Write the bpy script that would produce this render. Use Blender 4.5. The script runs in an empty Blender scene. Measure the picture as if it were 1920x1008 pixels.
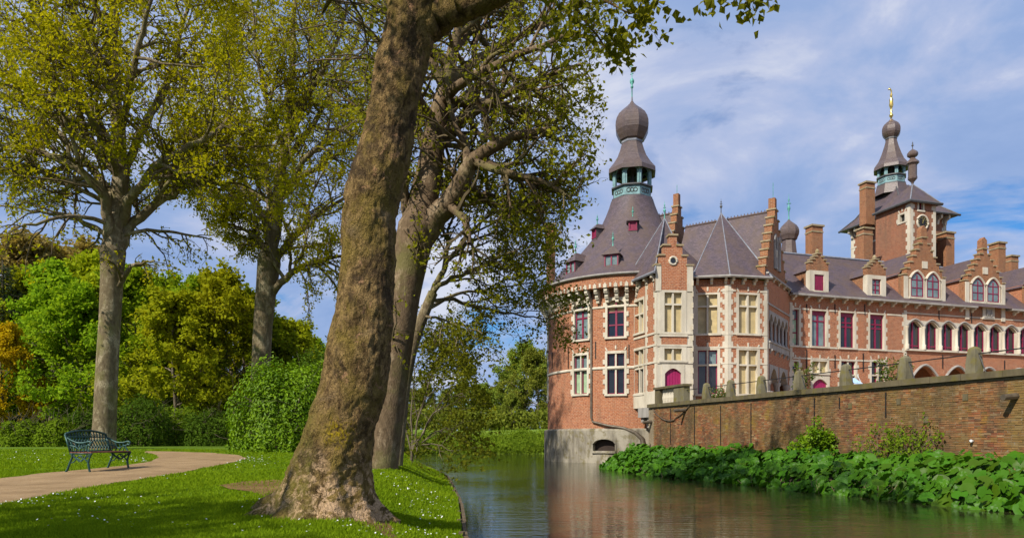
import bpy, bmesh, math, random
import numpy as np
from mathutils import Vector, noise
from math import sin, cos, pi, radians, sqrt, atan2

sc = bpy.context.scene
COL = sc.collection
# ------------------------------------------------------------------ camera
EYE, FPX, CX, HY = 1.7, 1280.0, 960.0, 820.0      # eye height over the water, focal length / centre / horizon in photo pixels
cd = bpy.data.cameras.new('camera'); cam = bpy.data.objects.new('camera', cd); COL.objects.link(cam)
cam.location = (0, 0, EYE); cam.rotation_euler = (pi/2, 0, 0)
cd.sensor_width = 36; cd.lens = 24; cd.shift_y = (HY-504)/1920.0
cd.clip_start = 0.1; cd.clip_end = 6000
sc.camera = cam
# ------------------------------------------------------------------ sky
SUN_AZ, SUN_EL = radians(42), radians(40)          # light travels towards (sin az, cos az)
w = bpy.data.worlds.new('World'); sc.world = w; w.use_nodes = True
nt = w.node_tree; nt.nodes.clear()
def nn(nt, typ, ins=None, **attrs):
    n = nt.nodes.new(typ)
    for k, v in attrs.items(): setattr(n, k, v)
    for k, v in (ins or {}).items():
        if isinstance(v, bpy.types.NodeSocket): nt.links.new(v, n.inputs[k])
        else: n.inputs[k].default_value = v
    return n
def ramp(nt, fac, stops, interp='LINEAR'):
    r = nt.nodes.new('ShaderNodeValToRGB'); r.color_ramp.interpolation = interp
    e = r.color_ramp.elements
    while len(e) < len(stops): e.new(0.5)
    for el, (p, c) in zip(e, stops):
        el.position = p; el.color = (c, c, c, 1) if not hasattr(c, '__len__') else (*c[:3], 1)
    nt.links.new(fac, r.inputs[0]); return r.outputs[0]
def mixc(nt, fac, a, b, mode='MIX'):
    m = nt.nodes.new('ShaderNodeMix'); m.data_type = 'RGBA'; m.blend_type = mode
    for idx, v in ((0, fac), (6, a), (7, b)):
        if isinstance(v, bpy.types.NodeSocket): nt.links.new(v, m.inputs[idx])
        elif idx == 0: m.inputs[0].default_value = v
        else: m.inputs[idx].default_value = (*v[:3], 1)
    return m.outputs[2]
def mth(nt, op, a, b=0.0, clamp=False):
    m = nt.nodes.new('ShaderNodeMath'); m.operation = op; m.use_clamp = clamp
    for i, v in enumerate((a, b)):
        if isinstance(v, bpy.types.NodeSocket): nt.links.new(v, m.inputs[i])
        else: m.inputs[i].default_value = v
    return m.outputs[0]
tc = nn(nt, 'ShaderNodeTexCoord')
sky = nn(nt, 'ShaderNodeTexSky', sky_type='NISHITA', sun_disc=False, sun_elevation=SUN_EL,
         sun_rotation=atan2(-sin(SUN_AZ), -cos(SUN_AZ)) % (2*pi), altitude=0, air_density=1.0, dust_density=0.4, ozone_density=2.5)
sep = nn(nt, 'ShaderNodeSeparateXYZ', {0: tc.outputs['Generated']})
zz = mth(nt, 'ADD', mth(nt, 'MAXIMUM', sep.outputs[2], 0.0), 0.22)
px_ = mth(nt, 'DIVIDE', sep.outputs[0], zz); py_ = mth(nt, 'DIVIDE', sep.outputs[1], zz)
cv = nn(nt, 'ShaderNodeCombineXYZ', {0: px_, 1: py_, 2: 0.0}).outputs[0]
cover = nn(nt, 'ShaderNodeTexNoise', {'Vector': cv, 'Scale': 2.1, 'Detail': 8.0, 'Roughness': 0.58, 'Distortion': 0.35}).outputs[0]
cv2 = nn(nt, 'ShaderNodeVectorMath', {0: cv, 1: (4.3, 7.7, 1.0)}, operation='ADD').outputs[0]
lum = nn(nt, 'ShaderNodeTexNoise', {'Vector': cv2, 'Scale': 1.9, 'Detail': 8.0, 'Roughness': 0.58, 'Distortion': 0.4}).outputs[0]
mask = ramp(nt, cover, [(0.30, 0.0), (0.365, 0.5), (0.43, 0.93), (0.6, 0.98)])
ccol = ramp(nt, lum, [(0.32, (2.0, 3.0, 5.3)), (0.45, (2.6, 3.55, 5.75)), (0.55, (3.7, 4.3, 6.1)), (0.64, (5.6, 5.85, 6.8))])
skyc = mixc(nt, 1.0, sky.outputs[0], (0.32, 0.68, 1.0), 'MULTIPLY')
col = mixc(nt, mask, skyc, ccol)
bg = nn(nt, 'ShaderNodeBackground', {0: col, 1: 0.1})
nt.links.new(bg.outputs[0], nn(nt, 'ShaderNodeOutputWorld').inputs[0])
# ------------------------------------------------------------------ sun
sd = bpy.data.lights.new('sun', 'SUN'); sd.energy = 4.6; sd.angle = radians(0.53); sd.color = (1.0, 0.93, 0.82)
sun = bpy.data.objects.new('sun', sd); COL.objects.link(sun)
sun.rotation_euler = Vector((sin(SUN_AZ)*cos(SUN_EL), cos(SUN_AZ)*cos(SUN_EL), -sin(SUN_EL))).to_track_quat('-Z', 'Y').to_euler()
sun.location = (-30, -30, 40)
vs = sc.view_settings; vs.view_transform = 'Standard'; vs.look = 'None'; vs.exposure = 0.35; vs.gamma = 1.0; vs.use_curve_mapping = False
sc.render.engine = 'CYCLES'
cy = sc.cycles; cy.use_denoising = True; cy.max_bounces = 6; cy.diffuse_bounces = 3; cy.glossy_bounces = 3; cy.transmission_bounces = 3; cy.transparent_max_bounces = 4
cy.use_adaptive_sampling = True; cy.adaptive_threshold = 0.015; cy.sample_clamp_indirect = 6.0

# ------------------------------------------------------------------ helpers
def X(px, Y): return (px-CX)/FPX*Y
def Z(py, Y): return EYE+(HY-py)/FPX*Y
def P(px, py, Y): return np.array((X(px, Y), Y, Z(py, Y)))
ROOT = {}
def tag(o, label=None, cat=None, group=None, kind=None):
    if label: o['label'] = label
    if cat: o['category'] = cat
    if group: o['group'] = group
    if kind: o['kind'] = kind
    return o
def empty(name, loc, label=None, cat=None, group=None, rz=0.0):
    o = bpy.data.objects.new(name, None); COL.objects.link(o)
    o.location = loc; o.rotation_euler = (0, 0, rz); o.empty_display_size = 0.3
    ROOT[o.name] = np.array(loc, float)
    return tag(o, label, cat, group)
def root_loc(o):
    while o.parent is not None: o = o.parent
    return ROOT.get(o.name, np.zeros(3))
def link(name, me, mat, parent=None, smooth=False):
    o = bpy.data.objects.new(name, me); COL.objects.link(o)
    if mat is not None:
        if len(me.materials) == 0: me.materials.append(mat)
    if parent is not None: o.parent = parent
    if len(me.polygons): me.polygons.foreach_set('use_smooth', np.full(len(me.polygons), bool(smooth)))
    return o
def fast_mesh(name, V, F):
    V = np.asarray(V, np.float32); F = np.asarray(F, np.int32)
    me = bpy.data.meshes.new(name)
    me.vertices.add(len(V)); me.vertices.foreach_set('co', V.ravel())
    m, k = F.shape
    me.loops.add(m*k); me.loops.foreach_set('vertex_index', F.ravel())
    me.polygons.add(m); me.polygons.foreach_set('loop_start', np.arange(m, dtype=np.int32)*k)
    me.update(calc_edges=True); return me
def fast(name, V, F, mat, parent=None, smooth=False):
    V = np.asarray(V, float)
    if parent is not None: V = V-root_loc(parent)
    return link(name, fast_mesh(name, V, F), mat, parent, smooth)
class MB:
    """collects polygons; build() links them as one mesh with metre-scaled UVs"""
    def __init__(s): s.v = []; s.f = []; s.uv = []
    def poly(s, pts, uv=None):
        i = len(s.v); s.v += [tuple(map(float, p)) for p in pts]; s.f.append(list(range(i, i+len(pts)))); s.uv.append(uv)
    def box8(s, c):            # 8 corners: bottom 0-3, top 4-7
        for q in ((0, 3, 2, 1), (4, 5, 6, 7), (0, 1, 5, 4), (1, 2, 6, 5), (2, 3, 7, 6), (3, 0, 4, 7)): s.poly([c[k] for k in q])
    def box(s, x0, x1, y0, y1, z0, z1):
        s.box8([(x0, y0, z0), (x1, y0, z0), (x1, y1, z0), (x0, y1, z0), (x0, y0, z1), (x1, y0, z1), (x1, y1, z1), (x0, y1, z1)])
    def fbox(s, F, s0, s1, z0, z1, d0, d1):   # box in a facade frame
        s.box8([F.pt(s0, z0, d1), F.pt(s1, z0, d1), F.pt(s1, z0, d0), F.pt(s0, z0, d0), F.pt(s0, z1, d1), F.pt(s1, z1, d1), F.pt(s1, z1, d0), F.pt(s0, z1, d0)])
    def fprism(s, F, poly, d0, d1):           # (s,z) outline (counter-clockwise seen from outside) pushed from d0 to d1
        a = [F.pt(p[0], p[1], d1) for p in poly]; b = [F.pt(p[0], p[1], d0) for p in poly]
        s.poly(a); s.poly(b[::-1])
        n = len(poly)
        for i in range(n): j = (i+1) % n; s.poly([b[i], b[j], a[j], a[i]])
    def lathe(s, c, prof, n=32, a0=0.0, a1=2*pi, facet=False, cap=False):
        full = abs(a1-a0-2*pi) < 1e-6
        for k in range(n):
            t0 = a0+(a1-a0)*k/n; t1 = a0+(a1-a0)*(k+1)/n
            L = 0.0
            for (r0, z0), (r1, z1) in zip(prof[:-1], prof[1:]):
                dl = sqrt((r1-r0)**2+(z1-z0)**2)
                q = [(c[0]+r0*cos(t0), c[1]+r0*sin(t0), z0), (c[0]+r0*cos(t1), c[1]+r0*sin(t1), z0), (c[0]+r1*cos(t1), c[1]+r1*sin(t1), z1), (c[0]+r1*cos(t0), c[1]+r1*sin(t0), z1)]
                rm = max(r0, r1, .05); uv = [(t0*rm, L), (t1*rm, L), (t1*rm, L+dl), (t0*rm, L+dl)]
                if r0 < 1e-5: q = q[1:]; uv = uv[1:]
                elif r1 < 1e-5: q = q[:3]; uv = uv[:3]
                s.poly(q, uv); L += dl
        if cap:
            s.poly([(c[0]+prof[-1][0]*cos(a0+(a1-a0)*k/n), c[1]+prof[-1][0]*sin(a0+(a1-a0)*k/n), prof[-1][1]) for k in range(n)])
    def tube(s, pts, r, n=6):
        pts = [np.array(p, float) for p in pts]; rr = r if hasattr(r, '__len__') else [r]*len(pts); rings = []
        for i, p in enumerate(pts):
            d = pts[min(i+1, len(pts)-1)]-pts[max(i-1, 0)]; d = d/(np.linalg.norm(d)+1e-9)
            a = np.cross(d, (0, 0, 1.0)) if abs(d[2]) < 0.95 else np.cross(d, (1.0, 0, 0)); a /= np.linalg.norm(a); b = np.cross(d, a)
            rings.append([p+rr[i]*(cos(2*pi*k/n)*a+sin(2*pi*k/n)*b) for k in range(n)])
        for r0, r1 in zip(rings[:-1], rings[1:]):
            for k in range(n): j = (k+1) % n; s.poly([r0[k], r0[j], r1[j], r1[k]])
        s.poly(rings[0][::-1]); s.poly(rings[-1])
    def build(s, name, mat, parent=None, smooth=False, local=False):
        if not s.f: return None
        V = np.array(s.v, float)
        uvs = []
        for f, uv in zip(s.f, s.uv):
            if uv is not None: uvs += list(uv); continue
            p = V[f]; q = np.roll(p, -1, 0)
            n = np.array((((p[:, 1]-q[:, 1])*(p[:, 2]+q[:, 2])).sum(), ((p[:, 2]-q[:, 2])*(p[:, 0]+q[:, 0])).sum(), ((p[:, 0]-q[:, 0])*(p[:, 1]+q[:, 1])).sum()))
            n /= (np.linalg.norm(n)+1e-12)
            t = np.array((-n[1], n[0], 0.0)); l = np.linalg.norm(t)
            t = t/l if l > 0.03 else np.array((1.0, 0, 0)); b = np.cross(n, t)
            uvs += list(zip(p@t, p@b))
        W = V-(root_loc(parent) if (parent is not None and not local) else 0)
        me = bpy.data.meshes.new(name); me.from_pydata(W.tolist(), [], s.f)
        ul = me.uv_layers.new(name='UVMap'); ul.data.foreach_set('uv', np.array(uvs, np.float32).ravel())
        if smooth:
            bm = bmesh.new(); bm.from_mesh(me); bmesh.ops.remove_doubles(bm, verts=bm.verts, dist=1e-4); bm.to_mesh(me); bm.free()
        me.update()
        return link(name, me, mat, parent, smooth)
class Facade:
    """a vertical plane from A (left, seen from outside) to B; pt(s, z, d): along, height, outwards"""
    def __init__(s, A, B):
        s.A = np.array(A[:2], float); d = np.array(B[:2], float)-s.A; s.L = float(np.linalg.norm(d)); s.t = d/s.L; s.n = np.array((s.t[1], -s.t[0]))
    def pt(s, a, z, d=0.0):
        q = s.A+s.t*a+s.n*d; return (q[0], q[1], z)
    def s_at(s, px):
        k = (px-CX)/FPX     # (A+t*a).x = k*(A+t*a).y
        return (k*s.A[1]-s.A[0])/(s.t[0]-k*s.t[1])
    def z_at(s, px, py):
        Y = (s.A+s.t*s.s_at(px))[1]; return Z(py, Y)
class Round:
    """cylinder wall; s is the angle from the direction facing the camera, to the right"""
    def __init__(s, c, R):
        s.c = np.array(c, float); s.R = R; s.a0 = atan2(-c[1], -c[0])
    def pt(s, a, z, d=0.0):
        t = s.a0+a; return (s.c[0]+(s.R+d)*cos(t), s.c[1]+(s.R+d)*sin(t), z)
    def flat(s, a, d=0.0):
        t = s.a0+a; o = s.c+(s.R+d)*np.array((cos(t), sin(t))); tt = np.array((-sin(t), cos(t)))
        F = Facade(o, o+tt); return F
    def ang(s, px):
        k = (px-CX)/FPX; best = None
        # ray (k,1)*Y meets the circle
        A = k*k+1; B = -2*(k*s.c[0]+s.c[1]); C = s.c[0]**2+s.c[1]**2-s.R**2
        disc = max(B*B-4*A*C, 0); Y = (-B-sqrt(disc))/(2*A)
        return (atan2(Y-s.c[1], k*Y-s.c[0])-s.a0+pi) % (2*pi)-pi, Y
def wall_grid(mb, F, s0, s1, z0, z1, holes, ds=None):
    """sheet with rectangular holes (sa, sb, za, zb)"""
    ss = {s0, s1}; zs = {z0, z1}
    for h in holes: ss |= {h[0], h[1]}; zs |= {h[2], h[3]}
    if ds:
        n = int(round((s1-s0)/ds)); ss |= {s0+(s1-s0)*k/n for k in range(n+1)}
    ss = sorted(v for v in ss if s0-1e-6 <= v <= s1+1e-6); zs = sorted(v for v in zs if z0-1e-6 <= v <= z1+1e-6)
    R = getattr(F, 'R', 1.0) if ds else 1.0
    for a, b in zip(ss[:-1], ss[1:]):
        if b-a < 1e-6: continue
        for c, d in zip(zs[:-1], zs[1:]):
            if d-c < 1e-6: continue
            ms, mz = (a+b)/2, (c+d)/2
            if any(h[0] < ms < h[1] and h[2] < mz < h[3] for h in holes): continue
            mb.poly([F.pt(a, c), F.pt(b, c), F.pt(b, d), F.pt(a, d)], [(a*R, c), (b*R, c), (b*R, d), (a*R, d)])

# ------------------------------------------------------------------ materials
def new_mat(name):
    m = bpy.data.materials.new(name); m.use_nodes = True; nt = m.node_tree; nt.nodes.clear()
    out = nt.nodes.new('ShaderNodeOutputMaterial'); return m, nt, out
def objcoord(nt): return nn(nt, 'ShaderNodeTexCoord').outputs['Object']
def noise_(nt, vec, scale, detail=4.0, rough=0.55, dist=0.0):
    return nn(nt, 'ShaderNodeTexNoise', {'Vector': vec, 'Scale': scale, 'Detail': detail, 'Roughness': rough, 'Distortion': dist}).outputs[0]
def finish(nt, out, color, rough=0.8, bump=None, bs=0.3, bd=0.02, metal=0.0, spec=0.5, **kw):
    b = nn(nt, 'ShaderNodeBsdfPrincipled', {'Base Color': color if isinstance(color, bpy.types.NodeSocket) else (*color, 1), 'Roughness': rough, 'Metallic': metal, 'Specular IOR Level': spec})
    if bump is not None:
        bn = nn(nt, 'ShaderNodeBump', {'Height': bump, 'Strength': bs, 'Distance': bd}); nt.links.new(bn.outputs[0], b.inputs['Normal'])
    for k, v in kw.items():
        b.inputs[k].default_value = v
    nt.links.new(b.outputs[0], out.inputs[0]); return b
def brick_mat(name, c1, c2, cm, warm=(0.30, 0.10, 0.05), stain=(0.12, 0.09, 0.06), st=0.35, bw=0.27, rh=0.098, mort=0.013):
    m, nt, out = new_mat(name); uv = nn(nt, 'ShaderNodeTexCoord').outputs['UV']
    br = nn(nt, 'ShaderNodeTexBrick', {'Vector': uv, 'Color1': (*c1, 1), 'Color2': (*c2, 1), 'Mortar': (*cm, 1), 'Scale': 1.0, 'Mortar Size': mort, 'Mortar Smooth': 0.2, 'Bias': -0.1, 'Brick Width': bw, 'Row Height': rh})
    oc = objcoord(nt)
    n1 = noise_(nt, oc, 0.45, 5, 0.6); n2 = noise_(nt, oc, 7.0, 3, 0.7)
    sv = nn(nt, 'ShaderNodeVectorMath', {0: oc, 1: (1.6, 1.6, 0.22)}, operation='MULTIPLY').outputs[0]
    n3 = noise_(nt, sv, 1.0, 5, 0.6)
    c = mixc(nt, ramp(nt, n2, [(0.46, 0.0), (0.66, 0.7)]), br.outputs[0], warm)
    n5 = noise_(nt, oc, 11.0, 4, 0.75); n6 = noise_(nt, oc, 2.2, 6, 0.7)
    c = mixc(nt, ramp(nt, n5, [(0.36, 0.75), (0.50, 0.0)]), c, (c2[0]*0.45, c2[1]*0.42, c2[2]*0.5))
    c = mixc(nt, ramp(nt, n5, [(0.60, 0.0), (0.70, 0.8)]), c, cm)
    c = mixc(nt, ramp(nt, n6, [(0.52, 0.0), (0.75, 0.55)]), c, (cm[0]*0.95, cm[1]*0.75, cm[2]*0.6))
    c = mixc(nt, ramp(nt, n1, [(0.45, 0.0), (0.75, 0.35)]), c, (c1[0]*1.2, c1[1]*1.3, c1[2]*1.3))
    c = mixc(nt, mth(nt, 'MULTIPLY', ramp(nt, n3, [(0.5, 0.0), (0.72, 1.0)]), st), c, stain)
    finish(nt, out, c, 0.9, br.outputs[1], 0.35, -0.012, spec=0.2); return m
def stone_mat(name, c, dark, sc_=1.2, amt=0.5, green=None, streak=True):
    m, nt, out = new_mat(name); oc = objcoord(nt)
    sv = nn(nt, 'ShaderNodeVectorMath', {0: oc, 1: (1.5, 1.5, 0.4 if streak else 1.5)}, operation='MULTIPLY').outputs[0]
    n1 = noise_(nt, sv, sc_, 6, 0.65); n2 = noise_(nt, oc, 14.0, 4, 0.6)
    cc = mixc(nt, mth(nt, 'MULTIPLY', ramp(nt, n1, [(0.42, 0.0), (0.68, 1.0)]), amt), c, dark)
    cc = mixc(nt, ramp(nt, n2, [(0.35, 0.0), (0.75, 0.35)]), cc, tuple(k*0.6 for k in c))
    if green:
        n3 = noise_(nt, oc, 2.6, 4, 0.6); cc = mixc(nt, ramp(nt, n3, [(0.5, 0.0), (0.66, 0.8)]), cc, green)
    finish(nt, out, cc, 0.88, n2, 0.35, 0.01, spec=0.25); return m
def slate_mat(name, c1, c2, cm, rough=0.5):
    m, nt, out = new_mat(name); uv = nn(nt, 'ShaderNodeTexCoord').outputs['UV']; oc = objcoord(nt)
    br = nn(nt, 'ShaderNodeTexBrick', {'Vector': uv, 'Color1': (*c1, 1), 'Color2': (*c2, 1), 'Mortar': (*cm, 1), 'Scale': 1.0, 'Mortar Size': 0.009, 'Mortar Smooth': 0.3, 'Bias': 0.0, 'Brick Width': 0.22, 'Row Height': 0.15})
    sv = nn(nt, 'ShaderNodeVectorMath', {0: oc, 1: (1.2, 1.2, 0.25)}, operation='MULTIPLY').outputs[0]
    n1 = noise_(nt, sv, 0.9, 6, 0.65); n2 = noise_(nt, oc, 5.0, 4, 0.7)
    c = mixc(nt, ramp(nt, n1, [(0.4, 0.0), (0.7, 0.75)]), br.outputs[0], (0.115, 0.076, 0.048))
    c = mixc(nt, ramp(nt, n2, [(0.5, 0.0), (0.8, 0.5)]), c, (c1[0]*1.5, c1[1]*1.5, c1[2]*1.5))
    finish(nt, out, c, rough, br.outputs[1], 0.4, -0.012, spec=0.4); return m
def plain(name, c, rough=0.6, metal=0.0, var=0.25, sc_=3.0, spec=0.5, bump=0.0):
    m, nt, out = new_mat(name); oc = objcoord(nt); n = noise_(nt, oc, sc_, 5, 0.6)
    cc = mixc(nt, ramp(nt, n, [(0.3, 0.0), (0.72, 1.0)]), tuple(k*(1-var) for k in c), tuple(min(1, k*(1+var)) for k in c))
    finish(nt, out, cc, rough, n if bump else None, bump, 0.01, metal, spec); return m
def leaf_mat(name, c1, c2, trans=0.4, gloss=0.0, grough=0.35, tint=None, obj_var=0.0):
    m, nt, out = new_mat(name)
    g = nn(nt, 'ShaderNodeNewGeometry'); r = g.outputs['Random Per Island']
    n = noise_(nt, g.outputs['Position'], 0.45, 3, 0.6)
    f = mth(nt, 'ADD', mth(nt, 'MULTIPLY', r, 0.55), mth(nt, 'MULTIPLY', mth(nt, 'SUBTRACT', n, 0.28), 1.0), True)
    c = mixc(nt, f, c1, c2)
    if obj_var:
        oi = nn(nt, 'ShaderNodeObjectInfo'); hs = nn(nt, 'ShaderNodeHueSaturation', {'Hue': mth(nt, 'ADD', 0.5-obj_var*0.05, mth(nt, 'MULTIPLY', oi.outputs['Random'], obj_var*0.1)), 'Value': mth(nt, 'ADD', 1-obj_var*0.5, mth(nt, 'MULTIPLY', oi.outputs['Random'], obj_var)), 'Color': c}); c = hs.outputs[0]
    d = nn(nt, 'ShaderNodeBsdfDiffuse', {0: c}); t = nn(nt, 'ShaderNodeBsdfTranslucent', {0: mixc(nt, 1.0, c, (1.25, 1.15, 0.6), 'MULTIPLY')})
    mx = nn(nt, 'ShaderNodeMixShader', {0: trans, 1: d.outputs[0], 2: t.outputs[0]})
    if gloss:
        gl = nn(nt, 'ShaderNodeBsdfGlossy', {0: (1, 1, 1, 1), 1: grough}); mx = nn(nt, 'ShaderNodeMixShader', {0: gloss, 1: mx.outputs[0], 2: gl.outputs[0]})
    nt.links.new(mx.outputs[0], out.inputs[0]); return m
def bark_mat(name, dark, mid, pale, moss=None, scale=1.0, pale_amt=(0.56, 0.62), mossr=(0.5, 0.65)):
    m, nt, out = new_mat(name); oc = objcoord(nt)
    sv = nn(nt, 'ShaderNodeVectorMath', {0: oc, 1: (scale, scale, scale*0.55)}, operation='MULTIPLY').outputs[0]
    n1 = noise_(nt, sv, 2.2, 6, 0.65, 0.4); n2 = noise_(nt, sv, 9.0, 5, 0.7, 0.3); n3 = noise_(nt, sv, 28.0, 4, 0.65)
    vo = nn(nt, 'ShaderNodeTexVoronoi', {'Vector': sv, 'Scale': 16.0}, feature='DISTANCE_TO_EDGE').outputs[0]
    c = mixc(nt, ramp(nt, n2, [(0.35, 0.0), (0.65, 1.0)]), dark, mid)
    c = mixc(nt, mth(nt, 'MULTIPLY', ramp(nt, n1, [(pale_amt[0], 0.0), (pale_amt[1], 1.0)]), ramp(nt, n3, [(0.38, 0.0), (0.5, 1.0)])), c, pale)
    if moss:
        n4 = noise_(nt, oc, 1.1*scale, 5, 0.6); c = mixc(nt, ramp(nt, n4, [(mossr[0], 0.0), (mossr[1], 0.7)]), c, moss)
    c = mixc(nt, mth(nt, 'MULTIPLY', ramp(nt, vo, [(0.0, 0.5), (0.04, 0.0)]), ramp(nt, n2, [(0.42, 0.0), (0.6, 1.0)])), c, tuple(k*0.4 for k in dark))
    h = mth(nt, 'ADD', mth(nt, 'MULTIPLY', n2, 0.8), mth(nt, 'ADD', mth(nt, 'MULTIPLY', n3, 0.5), mth(nt, 'MULTIPLY', ramp(nt, vo, [(0.0, 0.0), (0.1, 1.0)]), 0.10)))
    finish(nt, out, c, 0.92, h, 0.9, 0.035/scale, spec=0.15); return m

M = {}
M['brick'] = brick_mat('castle_brick', (0.39, 0.134, 0.062), (0.285, 0.088, 0.043), (0.45, 0.325, 0.22), warm=(0.46, 0.19, 0.088))
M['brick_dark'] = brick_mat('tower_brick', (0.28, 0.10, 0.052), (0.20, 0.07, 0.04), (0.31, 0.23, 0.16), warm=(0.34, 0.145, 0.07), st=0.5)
M['brick_old'] = brick_mat('chimney_brick', (0.31, 0.112, 0.050), (0.20, 0.070, 0.034), (0.34, 0.25, 0.155), warm=(0.35, 0.165, 0.065), st=0.5)
M['stone'] = stone_mat('white_stone', (0.62, 0.565, 0.45), (0.30, 0.255, 0.18), 1.0, 0.6)
M['stone_grey'] = stone_mat('grey_stone', (0.36, 0.34, 0.31), (0.16, 0.15, 0.13), 1.5, 0.6)
M['cap'] = stone_mat('weathered_cap_stone', (0.36, 0.29, 0.18), (0.15, 0.11, 0.07), 2.5, 0.6, green=(0.22, 0.17, 0.06))
M['plinth'] = stone_mat('plinth_stone', (0.36, 0.325, 0.25), (0.075, 0.062, 0.045), 0.9, 1.0, green=(0.15, 0.125, 0.05))
M['coping'] = stone_mat('mossy_coping', (0.145, 0.12, 0.068), (0.05, 0.042, 0.024), 1.5, 0.7, green=(0.12, 0.10, 0.025))
M['post'] = stone_mat('mossy_post', (0.19, 0.17, 0.105), (0.07, 0.06, 0.033), 2.5, 0.7, green=(0.16, 0.135, 0.028))
M['slate'] = slate_mat('slate', (0.108, 0.078, 0.092), (0.070, 0.052, 0.061), (0.042, 0.032, 0.034), 0.6)
M['slate_dark'] = slate_mat('onion_slate', (0.125, 0.092, 0.088), (0.09, 0.066, 0.064), (0.05, 0.04, 0.04), 0.38)
M['lead'] = plain('lead', (0.20, 0.21, 0.24), 0.75, 0.0, 0.3, 4.0, 0.3)
M['lead_dark'] = plain('dark_lead', (0.085, 0.085, 0.085), 0.5, 0.2, 0.3, 4.0)
M['copper'] = plain('green_copper', (0.10, 0.34, 0.28), 0.6, 0.2, 0.4, 6.0)
M['teal'] = plain('teal_paint', (0.17, 0.30, 0.31), 0.6, 0.0, 0.35, 3.0)
M['red'] = plain('crimson_paint', (0.21, 0.008, 0.045), 0.5, 0.0, 0.3, 6.0)
M['red_door'] = plain('crimson_door', (0.31, 0.010, 0.085), 0.5, 0.0, 0.15, 6.0)
M['gold'] = plain('gold', (0.85, 0.58, 0.16), 0.3, 1.0, 0.1)
M['iron'] = plain('dark_iron', (0.025, 0.024, 0.024), 0.55, 0.4, 0.3)
M['glass'] = plain('dark_glass', (0.012, 0.014, 0.016), 0.06, 0.0, 0.4, 1.5, 0.7)
M['glass_blue'] = plain('curtained_glass', (0.16, 0.22, 0.22), 0.08, 0.0, 0.35, 2.0, 0.7)
M['glass_green'] = plain('green_blind', (0.30, 0.42, 0.26), 0.3, 0.0, 0.25, 2.0, 0.6)
M['blind'] = plain('cream_blind', (0.47, 0.375, 0.19), 0.5, 0.0, 0.22, 2.5, 0.4)
M['void'] = plain('dark_interior', (0.03, 0.018, 0.012), 0.9, 0.0, 0.2)
M['pipe'] = plain('drain_pipe', (0.13, 0.105, 0.075), 0.5, 0.3, 0.4, 4.0)
# ================================================================== GROUND, WATER, LAWN
rng = np.random.default_rng(7)
EY = [-8, 0, 4, 9.2, 12.3, 15.0, 18.2, 24.7, 32.6, 37.6, 45, 55, 72]
EX = [4.0, 1.6, 0.4, -0.66, -0.94, -1.18, -1.56, -2.4, -4.1, -5.9, -9.5, -15, -24]
def edge_x(Y): return np.interp(Y, EY, EX)
def lawn_z(x, y):
    zg = np.clip(0.75+0.0225*(y-10), 0.5, 1.23)
    d = np.clip((edge_x(y)-x)/1.7, 0, 1); k = d*d*(3-2*d)
    return 0.36+(zg-0.36)*k
def on_lawn(px, py):
    k = (py-HY)/FPX; Y = 1.175/(k+0.0225); return np.array((X(px, Y), Y, 0.75+0.0225*(Y-10)))

def grass_ground_mat():
    m, nt, out = new_mat('lawn_turf'); oc = objcoord(nt)
    n1 = noise_(nt, oc, 0.8, 5, 0.6); n2 = noise_(nt, oc, 9.0, 5, 0.7); n3 = noise_(nt, oc, 60.0, 3, 0.7)
    c = mixc(nt, ramp(nt, n1, [(0.35, 0.0), (0.65, 1.0)]), (0.085, 0.175, 0.010), (0.145, 0.235, 0.014))
    c = mixc(nt, ramp(nt, n2, [(0.45, 0.0), (0.75, 0.6)]), c, (0.20, 0.24, 0.02))
    c = mixc(nt, ramp(nt, n3, [(0.35, 0.55), (0.6, 0.0)]), c, (0.05, 0.09, 0.008))
    finish(nt, out, c, 0.9, n3, 0.8, 0.03, spec=0.1); return m
def meadow_mat():
    m, nt, out = new_mat('meadow'); oc = objcoord(nt)
    n1 = noise_(nt, oc, 0.15, 5, 0.6); n3 = noise_(nt, oc, 3.0, 5, 0.7)
    c = mixc(nt, ramp(nt, n1, [(0.35, 0.0), (0.65, 1.0)]), (0.13, 0.21, 0.02), (0.21, 0.30, 0.03))
    c = mixc(nt, ramp(nt, n3, [(0.35, 0.5), (0.6, 0.0)]), c, (0.06, 0.10, 0.012))
    finish(nt, out, c, 0.9, n3, 0.8, 0.3, spec=0.1); return m
def soil_mat(name, a, b, c3, s=18.0):
    m, nt, out = new_mat(name); oc = objcoord(nt)
    n1 = noise_(nt, oc, s, 5, 0.7); n2 = noise_(nt, oc, s*5, 3, 0.7); n0 = noise_(nt, oc, 1.3, 4, 0.6)
    c = mixc(nt, ramp(nt, n1, [(0.35, 0.0), (0.65, 1.0)]), a, b); c = mixc(nt, ramp(nt, n2, [(0.5, 0.0), (0.66, 0.8)]), c, c3)
    c = mixc(nt, ramp(nt, n0, [(0.38, 0.0), (0.66, 0.6)]), c, tuple(k*0.62 for k in a))
    n9 = noise_(nt, oc, s*2.2, 2, 0.5); c = mixc(nt, ramp(nt, n9, [(0.30, 0.8), (0.37, 0.0)]), c, tuple(k*0.5 for k in a))
    finish(nt, out, c, 0.95, n2, 0.7, 0.02, spec=0.1); return m
M['turf'] = grass_ground_mat(); M['meadow'] = meadow_mat()
M['gravel'] = soil_mat('gravel', (0.30, 0.195, 0.095), (0.37, 0.25, 0.13), (0.47, 0.36, 0.22), 14.0)
M['soil'] = soil_mat('bare_soil', (0.16, 0.085, 0.035), (0.26, 0.155, 0.06), (0.38, 0.27, 0.12), 20.0)
M['mud'] = soil_mat('bank_mud', (0.05, 0.04, 0.022), (0.085, 0.07, 0.035), (0.11, 0.10, 0.05), 6.0)
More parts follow.
